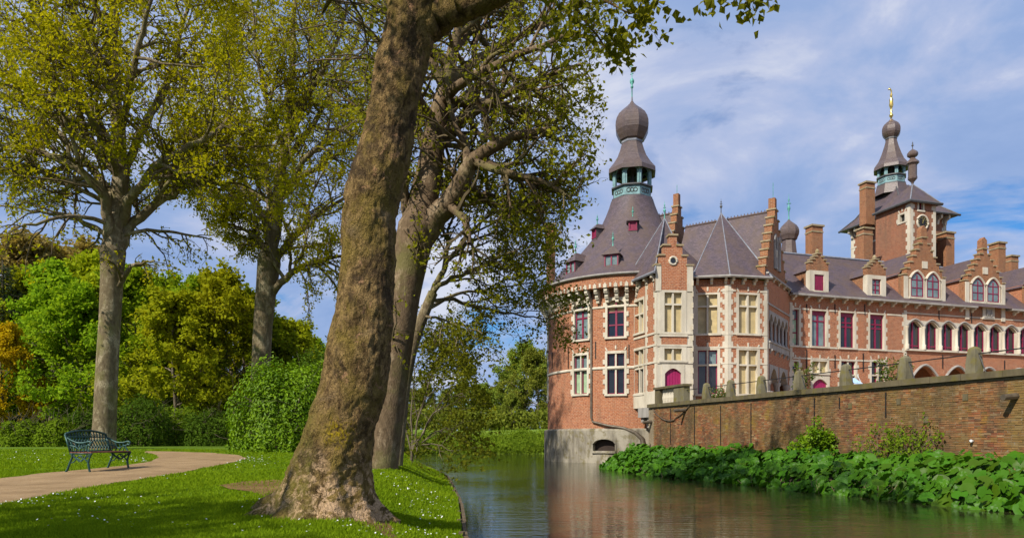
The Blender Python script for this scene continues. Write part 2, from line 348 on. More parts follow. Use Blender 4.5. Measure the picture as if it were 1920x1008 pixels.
def water_mat():
    m, nt, out = new_mat('moat_water'); oc = objcoord(nt)
    v1 = nn(nt, 'ShaderNodeVectorMath', {0: oc, 1: (0.45, 1.9, 1)}, operation='MULTIPLY').outputs[0]
    n1 = noise_(nt, v1, 2.6, 4, 0.55, 0.3); n2 = noise_(nt, oc, 0.22, 3, 0.5)
    h = mth(nt, 'MULTIPLY', n1, ramp(nt, n2, [(0.3, 0.25), (0.65, 1.0)]))
    b = finish(nt, out, (0.030, 0.030, 0.012), 0.035, h, 0.30, 0.06, spec=0.5); b.inputs['IOR'].default_value = 1.33
    return m
M['water'] = water_mat()
def sheet(name, xs, ys, zf, mat, kind='structure', parent=None):
    Xg, Yg = np.meshgrid(xs, ys); Zg = zf(Xg, Yg); V = np.stack([Xg, Yg, Zg], -1).reshape(-1, 3)
    n = len(xs); i = (np.arange(len(ys)-1)[:, None]*n+np.arange(n-1)[None]).ravel()
    o = fast(name, V, np.stack([i, i+1, i+n+1, i+n], -1), mat, parent, True); tag(o, kind=kind); return o
sheet('ground', np.linspace(-3000, 3000, 5), np.linspace(-500, 5000, 5), lambda x, y: x*0-1.6, M['mud'])
sheet('water', np.linspace(-60, 70, 3), np.linspace(-20, 76, 3), lambda x, y: x*0, M['water'])
# lawn: rows run away from the camera, columns inland from the bank edge
ys = np.concatenate([np.linspace(-8, 40, 193), np.linspace(40.5, 74, 40)]); ds = np.concatenate([np.linspace(0, 3, 20), np.geomspace(3.2, 110, 60)])
Yg, Dg = np.meshgrid(ys, ds, indexing='ij'); Xg = edge_x(Yg)-Dg; Zg = lawn_z(Xg, Yg)
n = len(ds); i = (np.arange(len(ys)-1)[:, None]*n+np.arange(n-1)[None]).ravel()
tag(fast('lawn', np.stack([Xg, Yg, Zg], -1).reshape(-1, 3), np.stack([i, i+n, i+n+1, i+1], -1), M['turf'], None, True), kind='structure')
def far_z(x, y):
    z = np.interp(y, [71, 72.4, 78, 84, 120, 3000], [-0.6, 0.15, 1.9, 2.6, 2.9, 3.2])
    return z+0.12*np.sin(x*0.31)+0.08*np.sin(x*0.9+y)
sheet('meadow', np.concatenate([np.linspace(-1500, -80, 8), np.linspace(-70, 60, 90), np.linspace(80, 1500, 8)]),
      np.concatenate([np.linspace(71, 86, 16), np.geomspace(90, 3000, 14)]), far_z, M['meadow'])
# gravel path and bare earth: flat sheets laid on the lawn
def flat_patch(name, pts, mat, dz, wob=0.0, kind='structure'):
    P3 = [Vector((p[0], p[1], 0)) for p in pts]; out = []
    for a, b in zip(P3, P3[1:]+P3[:1]):
        k = max(1, int((b-a).length/0.25))
        for q in range(k):
            p = a.lerp(b, q/k); out.append(Vector((p.x+wob*noise.noise(p*1.7), p.y+wob*1.6*noise.noise(p*1.7+Vector((9, 9, 9))), 0)))
    bm = bmesh.new(); f = bm.faces.new([bm.verts.new((p.x, p.y, 0)) for p in out])
    bmesh.ops.triangulate(bm, faces=[f])
    for v in bm.verts: v.co.z = float(lawn_z(v.co.x, v.co.y))+dz
    bm.normal_update()
    if sum(f.normal.z for f in bm.faces) < 0: bmesh.ops.reverse_faces(bm, faces=bm.faces)
    me = bpy.data.meshes.new(name); bm.to_mesh(me); bm.free()
    return tag(link(name, me, mat), kind=kind)
PATH_PX = [(-260, 1010), (-60, 962), (0, 946), (110, 925), (220, 905), (330, 888), (400, 874), (440, 866), (462, 859), (450, 853), (400, 849), (340, 846.5), (275, 845.5),
           (270, 848), (290, 851), (299, 857), (282, 865), (230, 873), (160, 880), (80, 887), (0, 897), (-60, 905), (-260, 934)]
PATH = [on_lawn(*p)[:2] for p in PATH_PX]
flat_patch('path', PATH, M['gravel'], 0.012, 0.12)
def inside(poly, x, y):
    c = np.zeros(np.shape(x), bool); n = len(poly)
    for i in range(n):
        (x0, y0), (x1, y1) = poly[i], poly[(i+1) % n]
        c ^= ((y0 > y) != (y1 > y)) & (x < (x1-x0)*(y-y0)/(y1-y0+1e-12)+x0)
    return c
SOIL1 = [on_lawn(*p)[:2] for p in [(412, 910), (455, 903), (520, 899), (560, 905), (600, 925), (650, 972), (615, 971), (570, 958), (520, 940), (470, 922), (430, 917)]]
SOIL2 = [on_lawn(*p)[:2] for p in [(650, 958), (690, 945), (720, 952), (748, 985), (735, 993), (700, 984), (655, 974)]]
for s_ in (SOIL1, SOIL2): flat_patch('bare_soil', s_, M['soil'], 0.016, 0.12)

# ------------------------------------------------------------------ timber edging of the lawn bank
M['timber'] = plain('wet_timber', (0.115, 0.085, 0.05), 0.85, 0, 0.5, 9.0, 0.2, 0.4)
be = empty('bank_edging', (float(edge_x(12)), 12, 0), 'dark weathered timber boards edging the lawn along the water', 'edging')
yy = 5.0; k = 0
while yy < 44:
    y1 = yy+1.5+0.3*sin(k*3.1)
    a = np.array((float(edge_x(yy))+0.03, yy)); b = np.array((float(edge_x(y1))+0.03, y1-0.015))
    F = Facade(b, a)
    for row in range(4):
        mb = MB(); j = 0.02*sin(k*7.3+row*2.1)
        mb.fbox(F, 0, F.L, -0.22+row*0.148, -0.22+row*0.148+0.137, -0.04+j, 0.015+j); mb.build('board', M['timber'], be)
    mb = MB(); mb.tube([F.pt(0.1, -0.5, 0.05), F.pt(0.1, 0.40+0.02*sin(k), 0.05)], 0.045, 7); mb.build('stake', M['timber'], be)
    yy = y1; k += 1

# ================================================================== TERRACE WALL WITH RAILING
W0 = np.array((8.7, 42.0)); WD = np.array((6.6, -21.6)); WD /= np.linalg.norm(WD); W2 = W0+WD*34
WF = Facade(W0, W2)
tw = empty('terrace_wall', (float(W0[0]+WD[0]*11), float(W0[1]+WD[1]*11), 0.0), 'long old brick terrace wall with mossy stone coping, posts and iron rail above the water', 'wall')
def wallbrick_mat(name):
    m, nt, out = new_mat(name)
    g = nn(nt, 'ShaderNodeNewGeometry'); oi = nn(nt, 'ShaderNodeObjectInfo')
    r = mth(nt, 'FRACT', mth(nt, 'ADD', g.outputs['Random Per Island'], mth(nt, 'MULTIPLY', oi.outputs['Random'], 7.31)))
    c = ramp(nt, r, [(0.0, (0.29, 0.095, 0.04)), (0.2, (0.19, 0.06, 0.032)), (0.4, (0.36, 0.18, 0.08)), (0.56, (0.19, 0.105, 0.05)), (0.7, (0.38, 0.14, 0.05)), (0.85, (0.11, 0.055, 0.032)), (1.0, (0.42, 0.27, 0.14))])
    pos = g.outputs['Position']
    n1 = noise_(nt, pos, 0.55, 5, 0.6); n2 = noise_(nt, pos, 1.4, 5, 0.65); n3 = noise_(nt, pos, 35.0, 4, 0.7)
    sv = nn(nt, 'ShaderNodeVectorMath', {0: pos, 1: (1.2, 1.2, 0.3)}, operation='MULTIPLY').outputs[0]; n4 = noise_(nt, sv, 1.0, 5, 0.6)
    c = mixc(nt, ramp(nt, n1, [(0.42, 0.0), (0.60, 0.7)]), c, (0.20, 0.145, 0.04))
    c = mixc(nt, ramp(nt, n2, [(0.56, 0.0), (0.70, 0.75)]), c, (0.30, 0.20, 0.025))
    c = mixc(nt, ramp(nt, n4, [(0.46, 0.0), (0.66, 0.8)]), c, (0.075, 0.054, 0.030))
    c = mixc(nt, ramp(nt, n3, [(0.4, 0.35), (0.6, 0.0)]), c, (0.12, 0.08, 0.05))
    finish(nt, out, c, 0.92, n3, 0.5, 0.01, spec=0.15); return m
M['wbrick'] = wallbrick_mat('terrace_brick')
M['wmortar'] = soil_mat('terrace_mortar', (0.24, 0.19, 0.125), (0.33, 0.27, 0.18), (0.14, 0.11, 0.07), 4.0)
mb = MB(); mb.fbox(WF, -0.6, 34, -0.6, 3.55, -0.45, 0); mb.build('wall', M['wmortar'], tw)
BL, BH, PITCH, ROW = 0.205, 0.060, 0.218, 0.0735
rows = int((3.52-0.3)/ROW); cand = []
for r in range(rows):
    z = 0.32+r*ROW; s = 0.02+(0.5*PITCH if r % 2 else 0.0)
    while s < 26.5:
        L = BL
        if rng.random() < 0.22: L = BL*0.46
        cand.append((s, z, L)); s += L+PITCH-BL
cand = np.array(cand); cand[:, 0] += rng.normal(0, 0.004, len(cand)); cand[:, 1] += rng.normal(0, 0.002, len(cand))
proud = np.clip(rng.normal(0.014, 0.006, len(cand)), 0.004, 0.04)
def s_px(px): return WF.s_at(px)
vis = (cand[:, 0] < s_px(1919)-0.1) & (cand[:, 1] > 1.15)
order = np.argsort(-(cand[:, 0]+vis*100)); single = order[:300]; rest = order[300:]
unit = MB(); unit.box(-0.5, 0.5, -0.04, 0.0, -0.5, 0.5)
bmh = bmesh.new(); bmesh.ops.create_cube(bmh, size=1.0)
for v in bmh.verts: v.co.y = v.co.y*0.05-0.0
me_b = []
for q in range(4):
    b2 = bmh.copy(); rr = random.Random(q)
    for v in b2.verts:
        v.co.x *= BL; v.co.z *= BH; v.co.x += rr.uniform(-.004, .004); v.co.z += rr.uniform(-.003, .003); v.co.y += rr.uniform(-.003, .003)
    me = bpy.data.meshes.new('brick'); b2.to_mesh(me); b2.free(); me.materials.append(M['wbrick']); me_b.append(me)
rzw = atan2(WF.t[1], WF.t[0])
for q in single:
    s, z, L = cand[q]; o = bpy.data.objects.new('brick', me_b[q % 4]); COL.objects.link(o); o.parent = tw
    p = np.array(WF.pt(s+L/2, z+BH/2, proud[q]-0.025))-root_loc(tw); o.location = p; o.rotation_euler = (rng.normal(0, 0.035), rng.normal(0, 0.012), rzw+rng.normal(0, 0.03)); o.scale = (L/BL, 1, 1)
# the other bricks of the wall: real boxes, one mesh
R_ = rest; S0 = cand[R_, 0]; S1 = S0+cand[R_, 2]; Z0 = cand[R_, 1]; Z1 = Z0+BH; D = proud[R_]
def wp(S, Zz, Dd):
    return np.stack([WF.A[0]+WF.t[0]*S+WF.n[0]*Dd, WF.A[1]+WF.t[1]*S+WF.n[1]*Dd, Zz], -1)
Vb = np.stack([wp(S0, Z0, D), wp(S1, Z0, D), wp(S1, Z1, D), wp(S0, Z1, D), wp(S0, Z0, D*0-0.01), wp(S1, Z0, D*0-0.01), wp(S1, Z1, D*0-0.01), wp(S0, Z1, D*0-0.01)], 1)
Vb += rng.normal(0, 0.0025, Vb.shape)
base = np.arange(len(R_))[:, None, None]*8
Fb = (base+np.array([[0, 1, 2, 3], [1, 5, 6, 2], [4, 0, 3, 7], [3, 2, 6, 7], [4, 5, 1, 0]])[None]).reshape(-1, 4)
tag(fast('small_bricks', Vb.reshape(-1, 3), Fb, M['wbrick'], tw), kind='stuff')
# coping
s = -0.55; k = 0
while s < 33:
    L = 1.25+0.15*sin(k*2.3); mb = MB(); j = 0.012*sin(k*5.1); mb.fbox(WF, s, s+L-0.015, 3.56+j*0.3, 3.77+j*0.5, -0.5, 0.15+j); mb.build('coping_stone', M['coping'], tw); s += L; k += 1
# posts and rail
posts = []
for k, px in enumerate((1318, 1363, 1420, 1490, 1577, 1687, 1815, 1985)):
    s = WF.s_at(px)+0.08; F = Facade(WF.pt(s-0.5, 0, -0.17)[:2], WF.pt(s+0.5, 0, -0.17)[:2]); mb = MB()
    h = 0.84; lo, hi = 0.175, 0.135
    prof = [(lo, 3.765), (lo*0.99, 4.1), (hi, 3.77+h-0.13), (hi*0.93, 3.77+h-0.05), (hi*0.6, 3.77+h+0.01), (0.03, 3.77+h+0.035)]
    for (r0, z0), (r1, z1) in zip(prof[:-1], prof[1:]):
        c0 = [F.pt(0.5+a*r0, z0, b*r0) for a, b in ((-1, 1), (1, 1), (1, -1), (-1, -1))]; c1 = [F.pt(0.5+a*r1, z1, b*r1) for a, b in ((-1, 1), (1, 1), (1, -1), (-1, -1))]
        for q in range(4): mb.poly([c0[q], c0[(q+1) % 4], c1[(q+1) % 4], c1[q]])
    mb.poly(c1); mb.build('stone_post', M['post'], tw); posts.append((s, F))
prev = WF.s_at(1281)
for k, (s, F) in enumerate(posts):
    mb = MB(); mb.tube([WF.pt(prev, 4.40, -0.17), WF.pt(s-0.12, 4.40, -0.17)], 0.022, 6); mb.build('rail', M['iron'], tw)
    if k < len(posts)-1:
        mb = MB(); mb.tube([WF.pt(s+0.15, 4.40, -0.17), WF.pt(s+0.40, 3.76, -0.17)], 0.018, 5); mb.build('rail_brace', M['iron'], tw)
    prev = s+0.12
# balustrade at the tower end
bl = MB(); s0, s1 = WF.s_at(1229), WF.s_at(1283)
mbp = MB(); mbp.fbox(WF, s0, s0+0.55, 3.765, 4.62, -0.36, 0.04); pd1 = mbp.build('pedestal', M['coping'], tw)
mbp = MB(); mbp.fbox(WF, s1-1.1, s1, 3.765, 4.62, -0.36, 0.04); mbp.build('pedestal', M['post'], tw)
mbp = MB(); mbp.fbox(WF, s0-0.1, s1+0.08, 4.62, 4.75, -0.44, 0.12); mbp.build('balustrade_rail', M['coping'], tw)
mbp = MB(); mbp.lathe((0, 0), [(0.05, 0.0), (0.06, 0.06), (0.04, 0.1), (0.085, 0.26), (0.085, 0.36), (0.045, 0.55), (0.05, 0.6), (0.06, 0.66), (0.06, 0.86)], 8); bal = mbp.build('baluster', M['stone'], None, True); bal.parent = tw
nb = 8
for q in range(nb):
    o = bal if q == 0 else bal.copy()
    if q: COL.objects.link(o)
    s = s0+0.72+(s1-1.1-s0-0.95)*q/(nb-1); o.location = np.array(WF.pt(s, 3.765, -0.16))-root_loc(tw)
# iron seams, spouts and blocks in the wall face
for px, y0, y1 in ((1258, 765, 832), (1303, 762, 835), (1352, 760, 845), (1409, 755, 830), (1528, 745, 815), (1575, 745, 765), (1662, 735, 782)):
    mb = MB(); s = WF.s_at(px); mb.fbox(WF, s-0.02, s+0.02, WF.z_at(px, y1), min(3.54, WF.z_at(px, y0)), -0.01, 0.045); mb.build('iron_strap', M['iron'], tw)
for px, py in ((1595, 760), (1686, 752), (1737, 786), (1811, 744), (1515, 768)):
    mb = MB(); s = WF.s_at(px); z = WF.z_at(px, py); mb.fbox(WF, s-0.09, s+0.09, z-0.11, z+0.11, -0.01, 0.038); mb.build('stone_block', M['coping'], tw)
for px, py, L in ((1906, 742, 0.55), (1286, 768, 0.75), (1222, 790, 0.6)):
    mb = MB(); s = WF.s_at(px); z = WF.z_at(px, py); mb.tube([WF.pt(s, z, -0.05), WF.pt(s, z-0.05, L)], [0.11, 0.09], 8); mb.build('water_spout', M['pipe'], tw)
s = WF.s_at(1826); z = WF.z_at(1826, 826); mb = MB(); mb.lathe(WF.pt(s, z, 0.12)[:2], [(0.001, z-0.055), (0.035, z-0.05), (0.05, z+0.01), (0.03, z+0.04), (0.001, z+0.045)], 10)
mb.tube([WF.pt(s, z, 0.0), WF.pt(s, z, 0.12)], 0.02, 6); mb.build('wall_lamp', plain('white_enamel', (0.8, 0.8, 0.78), 0.3, 0, 0.03), tw, True)
mb = MB(); a = np.array(WF.pt(WF.s_at(1226), 3.3, 0.06)); pts = []
for q in range(17):
    u = q/16; s = WF.s_at(1226)+(WF.s_at(1299)-WF.s_at(1226))*u; pts.append(WF.pt(s, 3.45-0.75*(1-(2*u-1)**2)*(1.15 if u < 0.6 else 1.0)+0.2*u, 0.07))
mb.tube(pts, 0.03, 6); mb.build('cable', M['pipe'], tw)
# terrace floor behind the wall, planted bank in front of it
mb = MB(); mb.poly([(*WF.pt(-0.5, 0, -0.42)[:2], 3.5), (*WF.pt(34, 0, -0.42)[:2], 3.5), (70, 8, 3.5), (70, 75, 3.5), (12, 60, 3.5), (10.5, 46, 3.5)])
tag(mb.build('terrace', M['gravel']), kind='structure')
def bank_w(s): return np.interp(s, [-3.0, -1.0, 3, 8, 16, 34], [0.6, 2.2, 4.6, 5.4, 5.2, 5.0])
S, U = np.meshgrid(np.linspace(-3.2, 30, 90), np.linspace(0, 1, 12), indexing='ij'); Wd = bank_w(S)*(1+0.06*np.sin(S*1.9)); Dd = U*Wd
Zb = 0.62-0.80*U**1.3+0.04*np.sin(S*3+U*9)
V = np.stack([WF.A[0]+WF.t[0]*S+WF.n[0]*Dd, WF.A[1]+WF.t[1]*S+WF.n[1]*Dd, Zb], -1).reshape(-1, 3); n = 12
i = (np.arange(89)[:, None]*n+np.arange(n-1)[None]).ravel()
tag(fast('moat_bank', V, np.stack([i, i+1, i+n+1, i+n], -1), M['mud'], None, True), kind='structure')
# ================================================================== THE CASTLE
TC = (X(1185, 51.5), 51.5)                       # round tower axis
ca = empty('castle', (14.0, 47.0, 0.0), 'red brick moated castle with round corner tower, stepped gables, purple slate roofs and onion spires', 'castle')
def arch_pts(w, rise, n=8, pointed=False):
    """half-width w/2 arch: list of (ds, dz) from right springing to left"""
    out = []
    for k in range(n+1):
        u = 1-2*k/n
        if pointed: z = rise*(1-abs(u)**1.7)**0.9 if abs(u) < 1 else 0
        else: z = rise*sqrt(max(0, 1-u*u))
        out.append((u*w/2, z))
    return out
def window(F, s, z0, z1, w, parent=None, cols=2, trans=(), mull='stone', glass=None, top=None, arch=0.0, teeth=True, jw=0.15, sill=0.10, lint=0.18, fmat='red', name='window', frame=True, pointed=False, rec=0.16, header=0.0, stone='stone', fw=0.065):
    """stone surround (the window itself) > frame, pane; returns the hole it needs in the wall"""
    parent = parent or ca; glass = glass or M['glass']; top = top or glass
    mb = MB()
    mb.fbox(F, s-w/2-jw, s-w/2, z0-0.02, z1+lint, -0.3, 0.03); mb.fbox(F, s+w/2, s+w/2+jw, z0-0.02, z1+lint, -0.3, 0.03)
    if arch:
        ap = arch_pts(w, arch, 10, pointed)
        mb.fprism(F, [(s-w/2, z1-arch), (s-w/2+0.001, z1-arch)]+[(s+a, z1-arch+b) for a, b in ap[::-1]][1:-1]+[(s+w/2, z1-arch), (s+w/2, z1+lint), (s-w/2, z1+lint)], -0.3, 0.026)
    else: mb.fbox(F, s-w/2, s+w/2, z1, z1+lint, -0.3, 0.028)
    if sill: mb.fbox(F, s-w/2-jw-0.04, s+w/2+jw+0.04, z0-0.13, z0, -0.3, sill)
    if teeth:
        h = 0.33; k = 0; z = z0+0.02
        while z+h < z1+lint-0.02:
            if k % 2 == 0:
                for sg in (-1, 1):
                    a = s+sg*(w/2+jw-0.01); b = s+sg*(w/2+jw+0.15); mb.fbox(F, min(a, b), max(a, b), z, z+h-0.015, -0.02, 0.02)
            z += h; k += 1
    if teeth and lint > 0.05:
        zv_ = z1+lint
        mb.fbox(F, s-0.05, s+0.05, zv_+0.10, zv_+0.36, -0.02, 0.045)
        for sg in (-1, 1): mb.fprism(F, [(s+sg*(w/2+0.02)-0.05, zv_+0.02), (s+sg*(w/2+0.02)+0.05, zv_+0.02), (s+sg*(w/2+0.12)+0.05, zv_+0.25), (s+sg*(w/2+0.12)-0.05, zv_+0.25)], -0.02, 0.04)
    tz = [z0]+[z0+(z1-z0)*t for t in trans]+[z1]
    if mull == 'stone':
        for c in range(1, cols): q = s-w/2+w*c/cols; mb.fbox(F, q-0.055, q+0.055, z0, z1, -0.27, -0.02)
        for z in tz[1:-1]: mb.fbox(F, s-w/2, s+w/2, z-0.055, z+0.055, -0.272, -0.024)
    o = mb.build(name, M[stone], parent)
    d1 = -rec; d0 = -rec-0.07
    if frame:
        mf = MB()
        for c in range(cols):
            a = s-w/2+w*c/cols; b = a+w/cols
            if mull == 'stone': a += 0.05*(c > 0); b -= 0.05*(c < cols-1)
            mf.fbox(F, a, a+fw, z0, z1, d0, d1); mf.fbox(F, b-fw, b, z0, z1, d0, d1)
        mf.fbox(F, s-w/2, s+w/2, z0, z0+fw, d0, d1-0.004); mf.fbox(F, s-w/2, s+w/2, z1-fw-header, z1, d0, d1+0.006)
        for z in tz[1:-1]: mf.fbox(F, s-w/2, s+w/2, z-fw*0.7, z+fw*0.7, d0, d1-0.006)
        mf.build('frame', M[fmat], o)
    for c in range(cols):
        for r in range(len(tz)-1):
            g = top if r == len(tz)-2 else glass
            if isinstance(g, (list, tuple)): g = g[c % len(g)]
            mp = MB(); a = s-w/2+w*c/cols; mp.fbox(F, a+0.004, a+w/cols-0.004, tz[r]+0.004, tz[r+1]-0.004, d0-0.03, d0+0.012); mp.build('pane', g, o)
    return (s-w/2-jw+0.012, s+w/2+jw-0.012, z0-0.12, z1+lint-0.012)
def door(F, s, z0, z1, w, name='arched_door'):
    mb = MB(); arch = w*0.32
    mb.fbox(F, s-w/2-0.2, s-w/2, z0, z1+0.25, -0.3, 0.04); mb.fbox(F, s+w/2, s+w/2+0.2, z0, z1+0.25, -0.3, 0.04)
    ap = arch_pts(w, arch, 10, True)
    mb.fprism(F, [(s-w/2, z1-arch)]+[(s+a, z1-arch+b) for a, b in ap[::-1]][1:-1]+[(s+w/2, z1-arch), (s+w/2, z1+0.25), (s-w/2, z1+0.25)], -0.3, 0.036)
    o = mb.build(name, M['stone'], ca)
    n = 6
    for k in range(n):
        mp = MB(); a = s-w/2+w*k/n; mp.fbox(F, a+0.008, a+w/n-0.008, z0, z1-0.01, -0.17, -0.12+0.004*(k % 2)); mp.build('plank', M['red_door'], o)
    mp = MB(); mp.fbox(F, s-w/2+0.01, s+w/2-0.01, z0, z1-0.02, -0.2, -0.165); mp.build('door_backing', M['red'], o)
    return (s-w/2-0.19, s+w/2+0.19, z0, z1+0.24)
def strip(F, s, z0, z1, w, tooth=0.15, sides=(-1, 1), mb=None, h=0.34):
    own = mb is None; mb = mb or MB(); mb.fbox(F, s-w/2, s+w/2, z0, z1, -0.05, 0.028)
    z = z0+0.05; k = 0
    while z+h < z1:
        if k % 2 == 0:
            for sg in sides:
                a = s+sg*(w/2-0.01); b = s+sg*(w/2+tooth); mb.fbox(F, min(a, b), max(a, b), z, z+h-0.012, -0.03, 0.02)
        z += h; k += 1
    return mb.build('quoin_strip', M['stone'], ca) if own else mb
def band(F, s0, s1, z, h=0.13, d=0.05, mat='stone', name='string_course'):
    mb = MB(); mb.fbox(F, s0, s1, z, z+h, -0.05, d); return mb.build(name, M[mat], ca)
def stepped_gable(F, s, zb, hw, zt, n, th=0.45, topw=0.42, capmat='cap', wall='brick_old', parent=None, name='stepped_gable', zfirst=None, holes=(), d1=0.0):
    """brick stepped gable, front face at d1; each step has a stone slab"""
    zfirst = zfirst if zfirst is not None else zb+0.6
    xs = [hw-(hw-topw)*k/(n-1) for k in range(n)]; zs = [zfirst+(zt-zfirst)*k/(n-1) for k in range(n)]
    right = []; 
    for k in range(n):
        right += [(s+xs[k], zs[k-1] if k else zb), (s+xs[k], zs[k])]
    poly = right+[(2*s-a, b) for a, b in right[::-1]]
    mb = MB(); mb.fprism(F, poly, d1-th, d1); o = mb.build(name, M[wall], parent or ca)
    for k in range(n):
        xin = xs[k+1] if k < n-1 else -xs[k]
        for sg in (-1, 1):
            if k == n-1 and sg > 0: continue
            mc = MB(); a, b = (s+sg*xin, s+sg*(xs[k]+0.06)) if k < n-1 else (s-xs[k]-0.06, s+xs[k]+0.06)
            mc.fbox(F, min(a, b), max(a, b), zs[k], zs[k]+0.10, d1-th-0.06, d1+0.07); mc.build('step_cap', M[capmat], o)
    return o
def finial(name, p, h, mat='copper', parent=None, r=0.03, vane=True):
    mb = MB(); mb.lathe(p[:2], [(r*2.4, p[2]-0.12), (r*1.3, p[2]+0.05*h), (r, p[2]+0.3*h), (r*3.2, p[2]+0.42*h), (r*3.2, p[2]+0.47*h), (r, p[2]+0.55*h), (r*0.8, p[2]+0.72*h), (r*1.9, p[2]+0.76*h), (r*0.7, p[2]+0.8*h), (0.006, p[2]+h)], 8)
    if vane:
        for a in (0.4, 2.0):
            c, s_ = cos(a)*h*0.10, sin(a)*h*0.10; mb.tube([(p[0]-c, p[1]-s_, p[2]+0.62*h), (p[0]+c, p[1]+s_, p[2]+0.62*h)], r*0.55, 5)
    return mb.build(name, M[mat], parent or ca, True)
def chimney(px, Y, pyb, pyt, wpx, dep=0.9, F=None, bandz=0.35):
    x = X(px, Y); wd = wpx/FPX*Y; z0, z1 = Z(pyb, Y), Z(pyt, Y)
    F = F or MF; q = Facade((x-F.t[0]*wd/2, Y-F.t[1]*wd/2), (x+F.t[0]*wd/2, Y+F.t[1]*wd/2))
    mb = MB(); mb.fbox(q, 0, wd, z0, z1, -dep, 0); o = mb.build('chimney', M['brick_old'], ca)
    mb = MB(); mb.fbox(q, -0.1, wd+0.1, z1-0.14, z1, -dep-0.1, 0.1); mb.build('chimney_cap', M['cap'], o)
    mb = MB(); mb.fbox(q, -0.04, wd+0.04, z1-bandz-0.28, z1-bandz-0.16, -dep-0.04, 0.04); mb.build('chimney_band', M['cap'], o)
    return o
_br = None
def bracket(F, s, z1, dep=0.42, h=0.36, w=0.16, mat='stone', name='bracket', parent=None):
    mb = MB()
    prof = [(0.0, z1-h), (dep*0.35, z1-h*0.95), (dep*0.45, z1-h*0.55), (dep*0.95, z1-h*0.42), (dep, z1-h*0.1), (dep, z1), (0.0, z1)]
    a = [F.pt(s-w/2, z, d) for d, z in prof]; b = [F.pt(s+w/2, z, d) for d, z in prof]
    mb.poly(a[::-1]); mb.poly(b)
    for i in range(len(prof)): j = (i+1) % len(prof); mb.poly([a[i], a[j], b[j], b[i]])
    return mb.build(name, M[mat], parent or ca)

# ------------------------------------------------------------------ round corner tower
RT = Round(TC, 6.35); holes = []
def tower_window(px, w, ya, yb, **kw):
    a, Y = RT.ang(px); F = RT.flat(a); z0, z1 = Z(yb, Y), Z(ya, Y)
    h = window(F, 0.0, z0, z1, w, **kw); holes.append((a+h[0]/RT.R, a+h[1]/RT.R, h[2], h[3]))
GB = M['glass_blue']
tower_window(1090, 1.12, 569, 636, arch=0.22, mull='wood', trans=(0.6,), glass=GB, top=GB)
tower_window(1154.5, 1.12, 562, 631, arch=0.22, mull='wood', trans=(0.33, 0.68), glass=M['glass'], top=M['blind'])
tower_window(1088.5, 1.12, 666, 738, trans=(0.62,), glass=M['glass_green'], top=GB)
tower_window(1154.5, 1.15, 662, 738, trans=(0.62,))
for a in (-1.40,):
    F = RT.flat(a)
    for z0, z1, kw in ((8.3, 10.7, dict(arch=0.22, mull='wood')), (4.55, 7.3, dict(trans=(0.62,)))):
        h = window(F, 0.0, z0, z1, 1.1, **kw); holes.append((a+h[0]/RT.R, a+h[1]/RT.R, h[2], h[3]))
mb = MB(); wall_grid(mb, RT, -pi, pi, 2.2, 11.9, holes, ds=2*pi/72); o = mb.build('tower_wall', M['brick'], ca); tag(o, 'round brick wall of the corner tower')
RP = Round(TC, 6.62); a, Y = RP.ang(1132); zn0, zn1 = Z(845, Y), Z(822, Y); hw = 22/FPX*Y/RP.R
mb = MB(); wall_grid(mb, RP, -pi, pi, -0.6, 2.2, [(a-hw, a+hw, zn0, zn1)], ds=2*pi/72)
mb.lathe(TC, [(6.62, 2.2), (6.55, 2.28), (6.3, 2.34)], 72)
pl = mb.build('tower_plinth', M['plinth'], ca); tag(pl, 'weathered grey stone plinth of the corner tower, standing in the water')
F = RP.flat(a); hwm = hw*RP.R; mb = MB()
mb.fprism(F, [(-hwm-0.05, zn1-0.42)]+[(q, zn1-0.42+r) for q, r in arch_pts(2*hwm+0.02, 0.40, 10)[::-1]][1:-1]+[(hwm+0.05, zn1-0.42), (hwm+0.05, zn1+0.05), (-hwm-0.05, zn1+0.05)], -0.45, 0.004)
mb.fbox(F, -hwm-0.1, -hwm+0.02, zn0-0.1, zn1-0.4, -0.45, 0.0); mb.fbox(F, hwm-0.02, hwm+0.1, zn0-0.1, zn1-0.4, -0.45, 0.0); mb.fbox(F, -hwm-0.05, hwm+0.05, zn0-0.14, zn0+0.01, -0.5, 0.09)
nw = mb.build('plinth_opening', M['plinth'], ca)
mb = MB(); mb.fbox(F, -hwm, hwm, zn0-0.1, zn1+0.05, -1.2, -0.5); mb.build('dark_recess', M['void'], nw)
for z, h, r in ((6.28, 0.15, 6.40), (10.38, 0.13, 6.39)):
    mb = MB(); mb.lathe(TC, [(6.3, z-0.02), (r, z), (r, z+h), (6.3, z+h+0.05)], 72); mb.build('string_course', M['stone'], ca, True)
